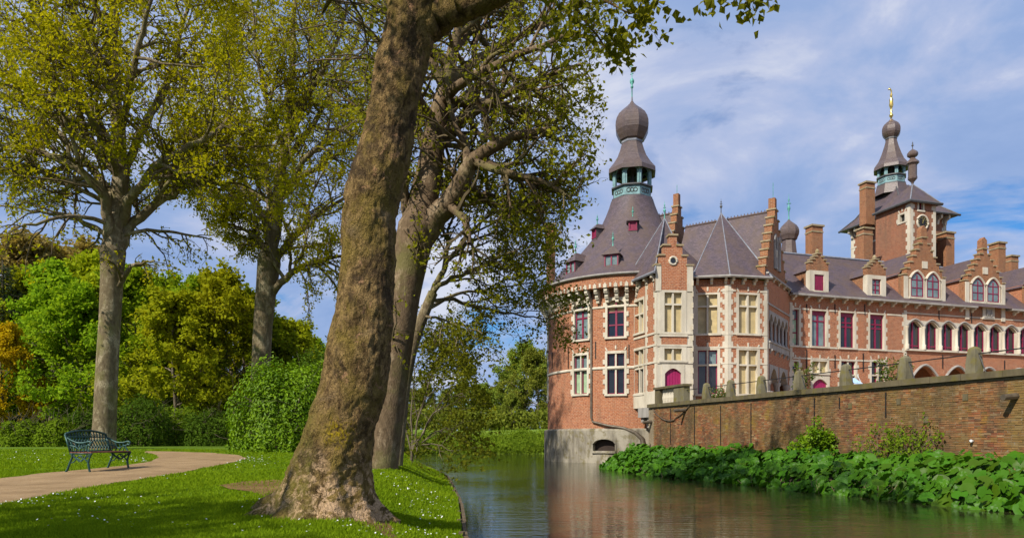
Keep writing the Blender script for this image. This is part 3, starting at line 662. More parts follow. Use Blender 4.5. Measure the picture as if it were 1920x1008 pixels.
# corbels, parapet, gutter
mb = MB(); mb.lathe(TC, [(6.3, 11.62), (7.02, 11.62), (7.02, 12.38), (6.5, 12.38)], 72); mb.build('parapet', M['brick'], ca)
mb = MB(); mb.lathe(TC, [(6.9, 12.38), (7.2, 12.40), (7.22, 12.52), (7.05, 12.56), (6.6, 12.56)], 72); mb.build('gutter', M['stone_grey'], ca, True)
nc = 62
for k in range(nc):
    a = -pi+2*pi*(k+0.5)/nc
    if abs(a) > 1.75: continue
    F = RT.flat(a); mb = MB()
    for z0, z1, d, ww in ((10.72, 10.96, 0.22, 0.105), (10.96, 11.06, 0.34, 0.125), (11.06, 11.3, 0.40, 0.105), (11.3, 11.4, 0.54, 0.125), (11.4, 11.62, 0.62, 0.105)): mb.fbox(F, -ww, ww, z0, z1, -0.1, d)
    mb.fprism(F, [(-0.115, 11.615), (0.115, 11.615), (0.115, 11.80), (0, 11.95), (-0.115, 11.80)], 0.6, 0.72)
    mb.build('corbel', M['stone'], ca)
    F = RT.flat(a+pi/nc); mb = MB(); mb.fbox(F, -0.07, 0.07, 11.66, 11.92, 0.6, 0.695); mb.build('keystone', M['stone'], ca)
# bell-shaped roof, lantern, onion
prof = [(7.1, 12.54), (6.6, 12.82), (6.1, 13.28), (5.55, 13.9), (4.75, 14.62), (4.05, 15.3), (3.3, 16.2), (2.72, 17.0), (2.25, 17.75), (1.95, 18.4), (1.72, 19.0), (1.58, 19.46)]
mb = MB(); mb.lathe(TC, prof, 64); o = mb.build('tower_roof', M['slate'], ca, True); tag(o, 'bell-shaped purple slate roof of the round tower')
def roof_r(z): return np.interp(z, [p[1] for p in prof], [p[0] for p in prof])
def lantern(c, zb, zt, r, zbal, matpost='teal', n=8, a0=0.2):
    """octagonal open lantern: base ring, panels, posts, arches"""
    mb = MB(); mb.lathe(c, [(r*0.96, zb-0.1), (r*1.1, zb), (r*1.1, zb+0.1), (r, zb+0.13)], n, a0, a0+2*pi); o = mb.build('lantern', M['lead_dark'], ca)
    mb = MB(); mb.lathe(c, [(r*1.0, zbal-0.08), (r*1.12, zbal-0.05), (r*1.12, zbal+0.05), (r*0.92, zbal+0.08)], n, a0, a0+2*pi); mb.build('lantern_handrail', M['lead_dark'], o)
    pts = [np.array((c[0]+r*cos(a0+2*pi*k/n), c[1]+r*sin(a0+2*pi*k/n))) for k in range(n)]
    for k in range(n):
        A, B = pts[k], pts[(k+1) % n]; F = Facade(A, B)
        if (F.A+F.t*F.L/2-np.array(c))@F.n < 0: F = Facade(B, A)
        mb = MB(); mb.fbox(F, 0, F.L, zb+0.12, zbal-0.06, -0.08, 0); q = mb.build('lantern_panel', M[matpost], o)
        mr = MB()
        for t in (0.28, 0.5, 0.72):
            cc = F.L*t; rr = min(F.L*0.13, (zbal-zb)*0.25); zc = (zb+zbal)/2+0.03
            mr.tube([F.pt(cc+rr*cos(u*pi/5), zc+rr*sin(u*pi/5), 0.01) for u in range(11)], rr*0.22, 4)
        mr.build('lantern_tracery', M['lead_dark'], o)
        mb = MB(); w = F.L*0.17; mb.fbox(F, -w*0.5, w, zbal+0.05, zt, -0.10, 0.03); mb.fbox(F, F.L-w, F.L+w*0.5, zbal+0.05, zt, -0.102, 0.028)
        hw_ = F.L-2*w; za = zt-hw_*0.75
        mb.fprism(F, [(w, za)]+[(F.L/2+u, za+v) for u, v in arch_pts(hw_, hw_*0.55, 8, True)[::-1]][1:-1]+[(F.L-w, za), (F.L-w, zt), (w, zt)], -0.09, 0.0)
        mb.build('lantern_arch', M[matpost], o)
    mb = MB(); mb.lathe(c, [(0.14, zb), (0.14, zt)], 8); mb.build('lantern_core', M['lead_dark'], o)
    return o
z = lambda y: Z(y, 51.5)
A8 = RT.a0+pi/8
lantern(TC, z(379), z(318), 1.46, z(357), a0=A8)
mb = MB(); mb.lathe(TC, [(1.5, z(326)), (1.86, z(329)), (1.84, z(321)), (1.45, z(309)), (1.15, z(297)), (0.95, z(284)), (0.80, z(271))], 8, A8, A8+2*pi); mb.build('lantern_roof', M['slate_dark'], ca)
mb = MB(); mb.lathe(TC, [(0.78, z(272)), (0.84, z(270.5)), (0.84, z(267)), (0.76, z(266))], 8, A8, A8+2*pi); mb.build('lead_collar', M['lead'], ca)
def onion(c, zb, zt, rm, rn, a0, n=8, mat='slate_dark'):
    H = zt-zb; pr = [(rn, 0), (rn*1.25, .04), (rm*.86, .15), (rm*.97, .26), (rm, .37), (rm*.985, .47), (rm*.92, .57), (rm*.78, .68), (rm*.55, .78), (rm*.3, .87), (rm*.14, .94), (rm*.06, 1.0)]
    mb = MB(); mb.lathe(c, [(r, zb+t*H) for r, t in pr], n, a0, a0+2*pi); return mb.build('onion_dome', M[mat], ca)
onion(TC, z(267), z(190), 1.32, 0.76, A8)
mb = MB(); mb.lathe(TC, [(0.10, z(195)), (0.05, z(182))], 8); mb.build('lead_cone', M['lead'], ca)
mb = MB(); mb.lathe(TC, [(0.05, z(186)), (0.04, z(166)), (0.10, z(165)), (0.10, z(162)), (0.04, z(160)), (0.16, z(155)), (0.17, z(152)), (0.12, z(149)), (0.03, z(147)), (0.02, z(118))], 10)
for y_ in (140, 132, 125): mb.tube([(TC[0]-0.12, TC[1], z(y_)), (TC[0]+0.12, TC[1]+0.05, z(y_-3))], 0.035, 5)
mb.build('spire_finial', M['copper'], ca, True)
# lucarnes on the tower roof
def lucarne(ang, zb, w, h, face_r, shutter=False, hip=0.75):
    F = RT.flat(ang, face_r-RT.R); mb = MB(); zt = zb+h; back = -max(0.9, (face_r-float(roof_r(zt+0.3)))+0.5)
    mb.fbox(F, -w/2, -w/2+0.09, zb-0.5, zt, back, 0); mb.fbox(F, w/2-0.09, w/2, zb-0.5, zt, back, 0); mb.fbox(F, -w/2+0.09, w/2-0.09, zb-0.5, zb, back, 0.0)
    o = mb.build('dormer', M['slate_dark'], ca)
    mf = MB(); fw = 0.08
    mf.fbox(F, -w/2+0.02, -w/2+0.02+fw, zb, zt, -0.1, 0.02); mf.fbox(F, w/2-0.02-fw, w/2-0.02, zb, zt, -0.1, 0.02); mf.fbox(F, -w/2+0.02, w/2-0.02, zt-fw, zt, -0.1, 0.024); mf.fbox(F, -w/2, w/2, zb-0.04, zb+0.06, -0.1, 0.03)
    if not shutter: mf.fbox(F, -0.04, 0.04, zb, zt, -0.1, 0.015)
    mf.build('frame', M['red'], o)
    mp = MB(); mp.fbox(F, -w/2+0.06, w/2-0.06, zb+0.02, zt-0.02, -0.14, -0.05); mp.build('shutter' if shutter else 'pane', M['red'] if shutter else GB, o)
    e = 0.14; a = [F.pt(-w/2-e, zt, 0.16), F.pt(w/2+e, zt, 0.16), F.pt(w/2+e, zt, back), F.pt(-w/2-e, zt, back)]; ap = F.pt(0, zt+hip, -w*0.45); bp = F.pt(0, zt+hip*0.92, back-0.3)
    mr = MB(); mr.poly([a[0], a[1], ap]); mr.poly([a[1], a[2], bp, ap]); mr.poly([a[3], a[0], ap, bp]); mr.poly(a[::-1]); mr.build('dormer_roof', M['slate_dark'], o)
    ml = MB(); ml.tube([F.pt(w/2+e, zt+0.03, back*0.55), F.pt(0.05, zt+hip, back-0.1)], 0.05, 5); ml.build('lead_flashing', M['lead'], o)
    q = finial('finial', ap, 0.95 if hip > .5 else 0.7, parent=o)
    return o
lucarne(radians(-13), 12.95, 1.0, 1.05, 6.1)
lucarne(radians(-44), 12.95, 1.0, 1.05, 6.1)
lucarne(radians(1), 16.35, 0.62, 0.62, 3.35, True, 0.45)
lucarne(radians(-55), 16.35, 0.62, 0.62, 3.35, True, 0.45)
chimney_bits = []

# ------------------------------------------------------------------ stair turret with gabled front
A_ = np.array((X(1183, 45.7), 45.7)); B_ = np.array((X(1232, 42.4), 42.4)); C_ = np.array((X(1299, 42.6), 42.6)); Dk = C_+np.array((0.45, 4.5))
FL = Facade(A_, B_); FF = Facade(B_, C_); FR = Facade(C_, Dk)
zT0 = 3.62; zTe = Z(513, 42.4)
hl = []
for ya, yb in ((562, 622), (655, 737)):
    px = 1203; s = FL.s_at(px); hl.append(window(FL, s-0.35, FL.z_at(px, yb), FL.z_at(px, ya), 1.25, trans=(0.58,), glass=M['blind'] if ya < 600 else M['glass'], top=M['blind'], frame=False, teeth=False, jw=0.13))
mb = MB(); wall_grid(mb, FL, 0, FL.L, zT0, zTe, hl); o = mb.build('turret_wall', M['brick'], ca)
sL = FL.s_at(1221); strip(FL, FL.L-0.14, zT0, zTe-0.3, 0.26, sides=(-1,)); strip(FL, FL.L-1.35, zT0, zTe-0.3, 0.2, 0.1, sides=(1,)); strip(FL, 0.2, zT0, zTe-0.3, 0.3, sides=())
for y in (627, 649, 681): band(FL, 0, FL.L, FL.z_at(1225, y), 0.13, 0.055)
band(FL, 0, FL.L, zT0, 1.0, 0.06, 'stone', 'stone_base')
sf = lambda px: FF.s_at(px); zf = lambda y: FF.z_at(1262, y); sc_ = sf(1262); hf = []
hf.append(window(FF, sc_, zf(627), zf(548), sf(1278.5)-sf(1246), trans=(0.72,), glass=M['blind'], frame=False, teeth=False, jw=0.3, lint=0.14))
hf.append(window(FF, sc_, zf(675), zf(653), sf(1279)-sf(1246), glass=M['blind'], frame=False, teeth=False, jw=0.3, lint=0.14))
hf.append(door(FF, sc_, zT0, zf(690), sf(1278)-sf(1247)))
mb = MB(); wall_grid(mb, FF, 0, FF.L, zT0, zf(545), hf); mb.build('turret_wall', M['stone'], ca)
mb = MB(); mb.fbox(FF, sf(1240), sf(1288), zf(648), zf(630), -0.02, 0.034); mb.build('brick_panel', M['brick'], ca)
for y in (626, 649, 681): band(FF, 0, FF.L, zf(y), 0.12, 0.05)
mb = MB(); wall_grid(mb, FR, 0, FR.L, zT0, zTe, []); mb.build('turret_wall', M['brick'], ca)
strip(FR, 0.18, zT0, zTe, 0.3)
# gable of the turret
pts = [(1299, 545), (1299, 498), (1288, 498), (1288, 480), (1279.5, 480), (1279.5, 461), (1269, 461), (1269, 442), (1255, 442), (1255, 461), (1244, 461), (1244, 480), (1236, 480), (1236, 498), (1229, 498), (1229, 545)]
mb = MB(); mb.fprism(FF, [(sf(a), zf(b)) for a, b in pts], -0.42, 0.01); gb = mb.build('stepped_gable', M['brick'], ca)
for a, b, y in ((1227, 1238, 498), (1286, 1301, 498), (1234, 1246, 480), (1277, 1290, 480), (1242, 1257, 461), (1267, 1281.5, 461), (1253, 1271, 442)):
    mb = MB(); mb.fbox(FF, sf(a), sf(b), zf(y), zf(y)+0.11, -0.5, 0.09); mb.build('step_cap', M['cap'], gb)
for a, b in ((1229, 1239.5), (1288, 1299)):
    mb = MB(); mb.fbox(FF, sf(a), sf(b), zf(546), zf(498)-0.002, -0.45, 0.045); mb.build('gable_pier', M['stone'], gb)
zo = zf(489); mb = MB(); mb.tube([FF.pt(sc_+0.24*cos(2*pi*k/20), zo+0.24*sin(2*pi*k/20), 0.02) for k in range(21)], 0.075, 6); mb.build('oculus_ring', M['stone'], gb, True)
mb = MB(); mb.fprism(FF, [(sc_+0.19*cos(2*pi*k/16), zo+0.19*sin(2*pi*k/16)) for k in range(16)], 0.0, 0.018); mb.build('oculus_pane', M['glass'], gb)
# turret roof
ap = P(1246, 409, 44.7); e = 0.38
q0 = A_+(-0.5, 0.0); q1 = B_+np.array((-0.22, -0.3)); q2 = C_+np.array((0.35, -0.05)); q3 = Dk+np.array((0.3, -1.0)); q4 = np.array((A_[0]+0.8, 49.5)); zE = zTe+0.05
q1b = B_+np.array((0.12, 0.5)); q2 = C_+np.array((0.12, 0.55)); ring = [(*q0, zE), (*q1, zE), (*q1b, zE), (*q2, zE), (*q3, zE), (*q4, zE)]
mb = MB()
for a, b in zip(ring, ring[1:]+ring[:1]): mb.poly([a, b, tuple(ap)])
mb.poly(ring[::-1]); mb.build('turret_roof', M['slate'], ca)
for a in (ring[0], ring[1], ring[3]):
    mb = MB(); mb.tube([a, tuple(ap)], [0.05, 0.04], 6); mb.build('lead_hip', M['lead'], ca)
mb = MB(); mb.tube([ring[0], ring[1]], 0.09, 6); mb.build('gutter', M['lead'], ca)
finial('finial', ap, Z(377, 44.7)-ap[2])
for k in range(4): bracket(FL, 0.4+k*(FL.L-0.7)/3, zTe-0.02, 0.3, 0.4, 0.18)
# corbels carrying the turret over the water
mb = MB(); mb.fbox(FL, FL.L-2.3, FL.L+0.1, 3.0, 3.63, -1.2, 0.1); o = mb.build('turret_footing', M['stone_grey'], ca)
for k in range(3):
    mb = MB(); s = FL.L-2.0+k*0.85
    mb.fprism(FL, [(s-0.16, 2.35), (s+0.16, 2.35), (s+0.16, 3.02), (s-0.16, 3.02)], -1.1, -0.45); mb.fprism(FL, [(s-0.16, 2.7), (s+0.16, 2.7), (s+0.16, 3.02), (s-0.16, 3.02)], -0.5, -0.05); mb.build('footing_corbel', M['stone_grey'], o)
mb = MB(); mb.fbox(FL, FL.L-2.1, FL.L+0.3, -0.5, 3.0, -2.5, -0.9); mb.build('turret_foot_wall', M['brick'], ca)
# drain pipe down the tower and along the plinth
mb = MB(); a, Y = RT.ang(1109.5); zt = 11.6; za = Z(790, Y); pts = [RT.pt(a, zt, 0.1), RT.pt(a, za+0.3, 0.1), RT.pt(a+0.02, za, 0.12)]
for px, py in ((1140, 797), (1170, 802), (1190, 810)):
    a2, Y2 = RT.ang(px); pts.append(RT.pt(a2, Z(py, Y2), 0.22))
a2, Y2 = RT.ang(1203); pts += [RT.pt(a2, Z(822, Y2), 0.3), RT.pt(a2+0.02, Z(845, Y2), 0.35), RT.pt(a2+0.02, 0.1, 0.35)]
mb.tube(pts, [0.065, 0.065, 0.07, 0.08, 0.1, 0.14, 0.16, 0.17, 0.17], 8); mb.build('drain_pipe', M['pipe'], ca, True)
for px, y0, y1 in ((1066, 650, 690), (1036, 660, 690), (1117, 640, 672), (1179, 645, 672)):
    a, Y = RT.ang(px); F = RT.flat(a); mb = MB(); mb.fbox(F, -0.025, 0.025, Z(y1, Y), Z(y0, Y), -0.01, 0.06); mb.build('wall_anchor', M['iron'], ca)

# ------------------------------------------------------------------ canted bay with pyramid roof
E0 = np.array((X(1300, 44.4), 44.4)); E1 = np.array((X(1365, 44.0), 44.0)); E2 = np.array((X(1438, 44.6), 44.6)); M0 = np.array((X(1480, 49.6), 49.6)); M1 = np.array((X(1830, 54.8), 54.8))
md = (M1-M0)/np.linalg.norm(M1-M0); M9 = M0+md*34
G1 = Facade(E0, E1); G2 = Facade(E1, E2); G3 = Facade(E2, M0); MF = Facade(M0, M9)
zb0 = 3.45; zbe = Z(522, 44.0)
def bay_face(G, px0, px1, cream_low):
    pc = (px0+px1)/2; s = G.s_at(pc); ww = G.s_at(px1)-G.s_at(px0); hh = []
    hh.append(window(G, s, G.z_at(pc, 625), G.z_at(pc, 552), ww, trans=(0.70,), glass=M['blind'], frame=False, jw=0.17, lint=0.12))
    hh.append(window(G, s, G.z_at(pc, 738), G.z_at(pc, 656), ww, trans=(0.66,), glass=M['blind'] if cream_low else M['glass'], top=M['blind'] if cream_low else GB, frame=not cream_low, jw=0.17, lint=0.12))
    mb = MB(); wall_grid(mb, G, 0, G.L, zb0, zbe, hh); mb.build('bay_wall', M['brick'], ca)
    for y in (547.5, 628, 653, 683):
        za = G.z_at(pc, y); 
        for a, b in ((0, s-ww/2-0.2), (s+ww/2+0.2, G.L)) if y != 653 and y != 628 else ((0, G.L),): band(G, a, b, za, 0.12, 0.045)
bay_face(G1, 1308.5, 1345, False); bay_face(G2, 1385, 1420, True)
strip(G1, G1.L-0.11, zb0, zbe-0.4, 0.21, 0.13, sides=(-1,)); strip(G2, 0.11, zb0, zbe-0.4, 0.21, 0.13, sides=(1,)); strip(G2, G2.L-0.11, zb0, zbe-0.4, 0.2, 0.1, sides=(-1,)); strip(G1, 0.08, zb0, zbe-0.4, 0.15, sides=())
mb = MB(); mb.fbox(G1, -0.12, 0.0, zb0, zbe, -3, -0.1); mb.build('bay_return_wall', M['brick'], ca)
mb = MB(); mb.tube([G1.pt(-0.12, zbe-0.3, 0.1), G1.pt(-0.12, zb0, 0.1)], 0.06, 8); mb.build('drain_pipe', M['pipe'], ca, True)
apx = P(1352, 399, 47.6); o_ = 0.42
r0 = E0+np.array((-0.2, -o_)); r1 = E1+np.array((0.0, -o_-0.03)); r2 = E2+np.array((0.2, -o_)); r3 = np.array((X(1420, 49.5), 49.5)); r4 = np.array((X(1300, 49.5), 49.5)); ze = zbe+0.08
ring = [(*q, ze) for q in (r0, r1, r2, r3, r4)]
mb = MB()
for a, b in zip(ring, ring[1:]+ring[:1]): mb.poly([a, b, tuple(apx)])
mb.poly(ring[::-1]); o = mb.build('bay_roof', M['slate'], ca); tag(o, 'purple slate pyramid roof over the canted bay')
for a, r in zip(ring[:4], (0.045, 0.05, 0.09, 0.05)):
    mb = MB(); mb.tube([a, tuple(apx)], [r*0.8, 0.03], 6); mb.build('lead_hip', M['lead'], ca)
mb = MB(); mb.tube([ring[0], ring[1], ring[2]], 0.09, 6); mb.build('gutter', M['stone_grey'], ca)
for G, n in ((G1, 3), (G2, 4)):
    for k in range(n): bracket(G, 0.25+(G.L-0.4)*k/(n-1), zbe+0.02, 0.34, 0.38)
finial('finial', apx, Z(372, 47.6)-apx[2], 'lead_dark')
mb = MB(); mb.poly([(r0[0]-0.1, r0[1]+0.05, ze+0.06), (r0[0]+0.75, r0[1]-0.02, ze+0.06), (r0[0]+1.0, r0[1]+0.5, ze+0.6), (r0[0]+0.3, r0[1]+0.6, ze+0.6)]); mb.build('lead_flashing', M['lead'], ca)

# ------------------------------------------------------------------ gable block with loggia
u = -G3.n; zge = zbe+0.05; sR = 2.35; zr = 17.15
hh = []; L3 = G3.L
mb = MB(); hh = [(0.55, 2.75, zb0, 6.5), (3.1, 5.4, zb0, 6.5), (0.5, 5.6, 8.05, 10.05)]
wall_grid(mb, G3, 0, L3, zb0, zge+0.2, hh); mb.build('loggia_wall', M['brick'], ca)
strip(G3, 0.14, zb0, zge-0.6, 0.28, sides=())
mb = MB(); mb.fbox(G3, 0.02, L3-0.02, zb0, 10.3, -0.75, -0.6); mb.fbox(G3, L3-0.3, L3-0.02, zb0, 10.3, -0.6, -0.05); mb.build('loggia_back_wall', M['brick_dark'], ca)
mb = MB(); mb.fbox(G3, 0.3, 5.7, 7.55, 8.05, -0.3, 0.10); mb.fbox(G3, 0.25, 5.75, 7.95, 8.06, -0.3, 0.16); mb.build('loggia_ledge', M['stone_grey'], ca)
mb = MB(); n = 5; wd = 5.1/n
for k in range(n):
    s = 0.5+wd*(k+0.5); mb.fprism(G3, [(s-wd/2, 9.5)]+[(s+a, 9.5+b) for a, b in arch_pts(wd*0.78, 0.42, 8, True)[::-1]]+[(s+wd/2, 9.5), (s+wd/2, 10.12), (s-wd/2, 10.12)], -0.3, 0.03)
mb.build('loggia_arcade', M['stone_grey'], ca)
for k in range(n+1):
    c = G3.pt(0.5+wd*k, 0, -0.12)[:2]; mb = MB(); mb.lathe(c, [(0.15, 8.06), (0.15, 8.2), (0.095, 8.25), (0.085, 9.25), (0.13, 9.4), (0.15, 9.52)], 10); mb.build('colonette', M['stone_grey'], ca, True)
for sc0, ww in ((1.65, 2.2), (4.25, 2.3)):
    mb = MB(); mb.fprism(G3, [(sc0-ww/2, 5.45)]+[(sc0+a, 5.45+b) for a, b in arch_pts(ww*0.92, 0.9, 10, True)[::-1]]+[(sc0+ww/2, 5.45), (sc0+ww/2, 6.55), (sc0-ww/2, 6.55)], -0.35, 0.05); mb.build('entrance_arch', M['stone_grey'], ca)
for s in (0.5, 2.93, 5.5):
    c = G3.pt(s, 0, -0.1)[:2]; mb = MB(); mb.lathe(c, [(0.28, zb0), (0.28, zb0+0.25), (0.2, zb0+0.35), (0.185, 5.15), (0.26, 5.3), (0.28, 5.47)], 12); mb.build('column', M['stone_grey'], ca, True)
for s in (0.7, 2.0, 3.2, 4.4, 5.5): bracket(G3, s, 7.56, 0.2, 0.3, 0.16, 'stone_grey')
band(G3, 0, L3, 10.45, 0.12, 0.06, 'stone_grey')
gcap = stepped_gable(G3, sR, zge+0.1, 2.85, 17.15, 8, 0.5, 0.34, zfirst=12.8)
mb = MB(); mb.fbox(G3, sR-0.22, sR+0.22, 17.1, 18.0, -0.46, -0.02); mb.build('gable_chimney', M['brick_old'], gcap)
mb = MB(); mb.tube([G3.pt(sR, 17.9, -0.2), G3.pt(sR, 19.1, -0.2)], 0.02, 5); mb.build('lightning_rod', M['copper'], gcap)
for q, s in enumerate((sR-0.32, sR+0.62)):
    mb = MB(); mb.fbox(G3, s-0.32, s-0.2, 13.1, 15.0, -0.02, 0.10); mb.fbox(G3, s+0.2, s+0.32, 13.1, 15.0, -0.02, 0.10); mb.fprism(G3, [(s-0.36, 14.9)]+[(s+a, 14.9+b) for a, b in arch_pts(0.42, 0.4, 8, True)[::-1]]+[(s+0.36, 14.9), (s+0.30, 15.25), (s, 15.5), (s-0.30, 15.25)], -0.02, 0.10); mb.build('niche_arch', M['stone_grey'], gcap)
    mb = MB(); mb.fbox(G3, s-0.2, s+0.2, 13.1, 15.25, -0.02, 0.02); mb.build('niche_recess', M['void'] if q == 0 else M['brick_dark'], gcap)
    mb = MB(); mb.lathe(G3.pt(s, 0, 0.06)[:2], [(0.14, 13.1), (0.1, 13.3), (0.11, 14.3), (0.04, 14.5)], 8); mb.build('niche_statue', M['stone_grey'], gcap)
band(G3, -0.3, L3, 12.35, 0.12, 0.2, 'stone_grey', 'gable_ledge')
for k in range(5): bracket(G3, 0.2+k*(L3-0.5)/4, 12.36, 0.18, 0.25, 0.15)
def P3(s, k, z_): q = np.array(G3.pt(s, z_)); q[:2] += u*k; return tuple(q)
KL = 6.4; e3 = -0.5
mb = MB(); mb.poly([P3(e3, 0.3, zge), P3(sR, 0.3, zr), P3(sR, KL, zr), P3(e3, KL, zge)]); mb.poly([P3(2*sR-e3, 0.3, zge), P3(2*sR-e3, KL, zge), P3(sR, KL, zr), P3(sR, 0.3, zr)]); mb.build('block_roof', M['slate'], ca)
def crest(a, b, n, mat='slate_dark'):
    a = np.array(a); b = np.array(b); mb = MB(); mb.tube([a, b], 0.09, 6)
    for k in range(n):
        p = a+(b-a)*(k+0.5)/n; mb.tube([p, p+np.array((0, 0, 0.2))], [0.07, 0.02], 4)
    return mb.build('ridge_crest', M[mat], ca)
crest(P3(sR, 0.4, zr), P3(sR, KL, zr), 26)
# rear gable at the end of that roof and the roof running into the tower
ga = P3(sR, KL+0.45, 0); GL = Facade(np.array(ga[:2])-G3.t*3, np.array(ga[:2])+G3.t*3)
g2 = stepped_gable(GL, 3.0, 12.0, 2.7, 18.7, 9, 0.45, 0.32, zfirst=13.2)
mb = MB(); mb.fbox(GL, 2.8, 3.2, 18.65, 19.7, -0.42, -0.02); mb.build('gable_chimney', M['brick_old'], g2)
mb = MB(); mb.tube([GL.pt(3.0, 19.6, -0.2), GL.pt(3.0, 20.4, -0.2)], 0.02, 5); mb.build('lightning_rod', M['copper'], g2)
zr2 = 18.35
mb = MB(); mb.poly([P3(e3+0.2, KL+0.8, zge), P3(sR, KL+0.8, zr2), P3(sR, KL+6.5, zr2), P3(e3+0.2, KL+6.5, zge)]); mb.poly([P3(2*sR-e3, KL+0.8, zge), P3(2*sR-e3, KL+6.5, zge), P3(sR, KL+6.5, zr2), P3(sR, KL+0.8, zr2)]); mb.build('block_roof', M['slate'], ca)
crest(P3(sR, KL+0.9, zr2), P3(sR, KL+5.5, zr2), 18)
# little onion turret behind the gable
oc_ = (X(1479, 56.0), 56.0); zz_ = lambda y: Z(y, 56.0)
mb = MB(); mb.lathe(oc_, [(0.75, zz_(490)), (0.62, zz_(468)), (0.55, zz_(452))], 8); mb.build('turret_roof', M['slate_dark'], ca)
onion(oc_, zz_(452), zz_(411), 0.80, 0.5, 0.3); finial('finial', (*oc_, zz_(412)), zz_(363)-zz_(412), r=0.04)

# ------------------------------------------------------------------ main wing
sm = lambda px: MF.s_at(px); zm = lambda px, y: MF.z_at(px, y); hm = []
WL = MF.L; zme = 12.02; zsl = zm(1589, 651.5)
for pa, pb, mt, tr, gl, tp in ((1484, 1498, 1, (0.36, 0.74), M['glass_green'], GB), (1522, 1549.5, 2, (0.72,), GB, GB), (1575.5, 1602, 2, (0.6, 0.72), M['glass'], M['glass']), (1631, 1657.5, 2, (0.6, 0.72), M['glass'], M['glass'])):
    pc = (pa+pb)/2; hm.append(window(MF, sm(pc), zsl, zsl+2.62, sm(pb)-sm(pa), cols=mt, mull='wood', trans=tr, glass=gl, top=tp, header=0.24 if mt == 2 else 0.0, jw=0.16, lint=0.10))
zlo = zm(1589, 741)
for pa, pb, gl, cr in ((1485, 1497, M['glass'], 0), (1523, 1551, M['blind'], 1), (1577, 1604, M['glass'], 0), (1634, 1660, M['glass'], 0)):
    pc = (pa+pb)/2; zt_ = zm(pc, 677); z0_ = zm(pc, 699) if cr else zlo
    hm.append(window(MF, sm(pc), z0_, zt_, sm(pb)-sm(pa), cols=1 if pb-pa < 20 else 2, trans=() if cr else (0.6,), glass=gl, frame=not cr, jw=0.16, lint=0.12))
hm.append(door(MF, sm(1537.5), zb0, zm(1537, 710), sm(1551)-sm(1524)))
# arched gallery windows
gal = [1715, 1747, 1778, 1809, 1838, 1867, 1894.5, 1920, 1945, 1970]
s_a = sm(1715); pitch = (sm(1894.5)-s_a)/6.0; gz0 = zm(1715, 653.5); gz1 = zm(1715, 601.5)
for k in range(11):
    s = s_a+pitch*k; w_ = pitch*0.80
    hm.append(window(MF, s, gz0, gz1, w_, cols=2, mull='wood', trans=(0.12,), glass=M['glass'], arch=w_*0.34, pointed=True, teeth=False, jw=pitch*0.1-0.006, lint=0.05, sill=0.0, header=0.02, fw=0.06, rec=0.2))
    mb = MB(); ap_ = arch_pts(pitch*0.98, w_*0.40, 10, True); mb.tube([MF.pt(s+a, gz1-w_*0.34+b+0.06, 0.07) for a, b in ap_], 0.07, 6); mb.build('hood_mould', M['stone_grey'], ca)
for k in range(12):
    c = MF.pt(s_a+pitch*(k-0.5), 0, 0.06)[:2]; zc = gz1-pitch*0.27; mb = MB(); mb.lathe(c, [(0.16, gz0-0.05), (0.16, gz0+0.32), (0.11, gz0+0.36), (0.10, zc-0.2), (0.15, zc-0.05), (0.16, zc+0.05)], 10); mb.build('gallery_column', M['stone'], ca, True)
band(MF, s_a-pitch*0.6, WL, gz0-0.17, 0.14, 0.16, 'stone', 'gallery_sill')
# open arcade under the gallery
s_b = sm(1734); pb_ = (sm(1853)-s_b)/2.0; za1 = zm(1734, 686)
for k in range(6):
    s = s_b+pb_*k; w_ = pb_*0.86; hm.append((s-w_/2, s+w_/2, zb0, za1+0.02)); mb = MB()
    mb.fprism(MF, [(s-w_/2-0.02, za1-1.3)]+[(s+a, za1-1.3+b) for a, b in arch_pts(w_*0.98, 1.28, 14, True)[::-1]]+[(s+w_/2+0.02, za1-1.3), (s+w_/2+0.02, za1+0.05), (s-w_/2-0.02, za1+0.05)], -0.35, 0.01); mb.build('arcade_arch', M['brick'], ca)
    mb = MB(); mb.tube([MF.pt(s+a, za1-1.3+b+0.05, 0.06) for a, b in arch_pts(w_*1.08, 1.34, 14, True)], 0.10, 6); mb.build('hood_mould', M['stone_grey'], ca)
    mb = MB(); mb.lathe(MF.pt(s+pb_/2, 0, 0.0)[:2], [(0.26, zb0), (0.2, zb0+0.4), (0.19, za1-1.6), (0.28, za1-1.35), (0.28, za1-1.2)], 10); mb.build('arcade_column', M['stone_grey'], ca, True)
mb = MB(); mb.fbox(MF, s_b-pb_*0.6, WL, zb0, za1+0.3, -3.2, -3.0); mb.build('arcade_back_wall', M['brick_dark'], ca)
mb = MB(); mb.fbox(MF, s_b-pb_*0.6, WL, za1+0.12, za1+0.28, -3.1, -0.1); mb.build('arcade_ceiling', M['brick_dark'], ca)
mb = MB(); wall_grid(mb, MF, 0, WL, zb0, zme, hm); o = mb.build('wing_wall', M['brick'], ca); tag(o, 'long brick front of the main wing with crimson windows')
strip(MF, sm(1697), zb0, zme-0.5, 0.3, sides=(-1,)); strip(MF, 0.14, zb0, zme-0.5, 0.22, sides=(1,))
for a, b in ((1498, 1522), (1550, 1575), (1602, 1631), (1658, 1695)):
    band(MF, sm(a)+0.25, sm(b)-0.25, zsl-0.14, 0.13, 0.04); band(MF, sm(a)+0.25, sm(b)-0.25, zsl+2.62, 0.12, 0.035)
band(MF, 0.3, sm(1662), zm(1589, 676), 0.11, 0.04)
band(MF, sm(1700), WL, gz1+0.55, 0.09, 0.03)
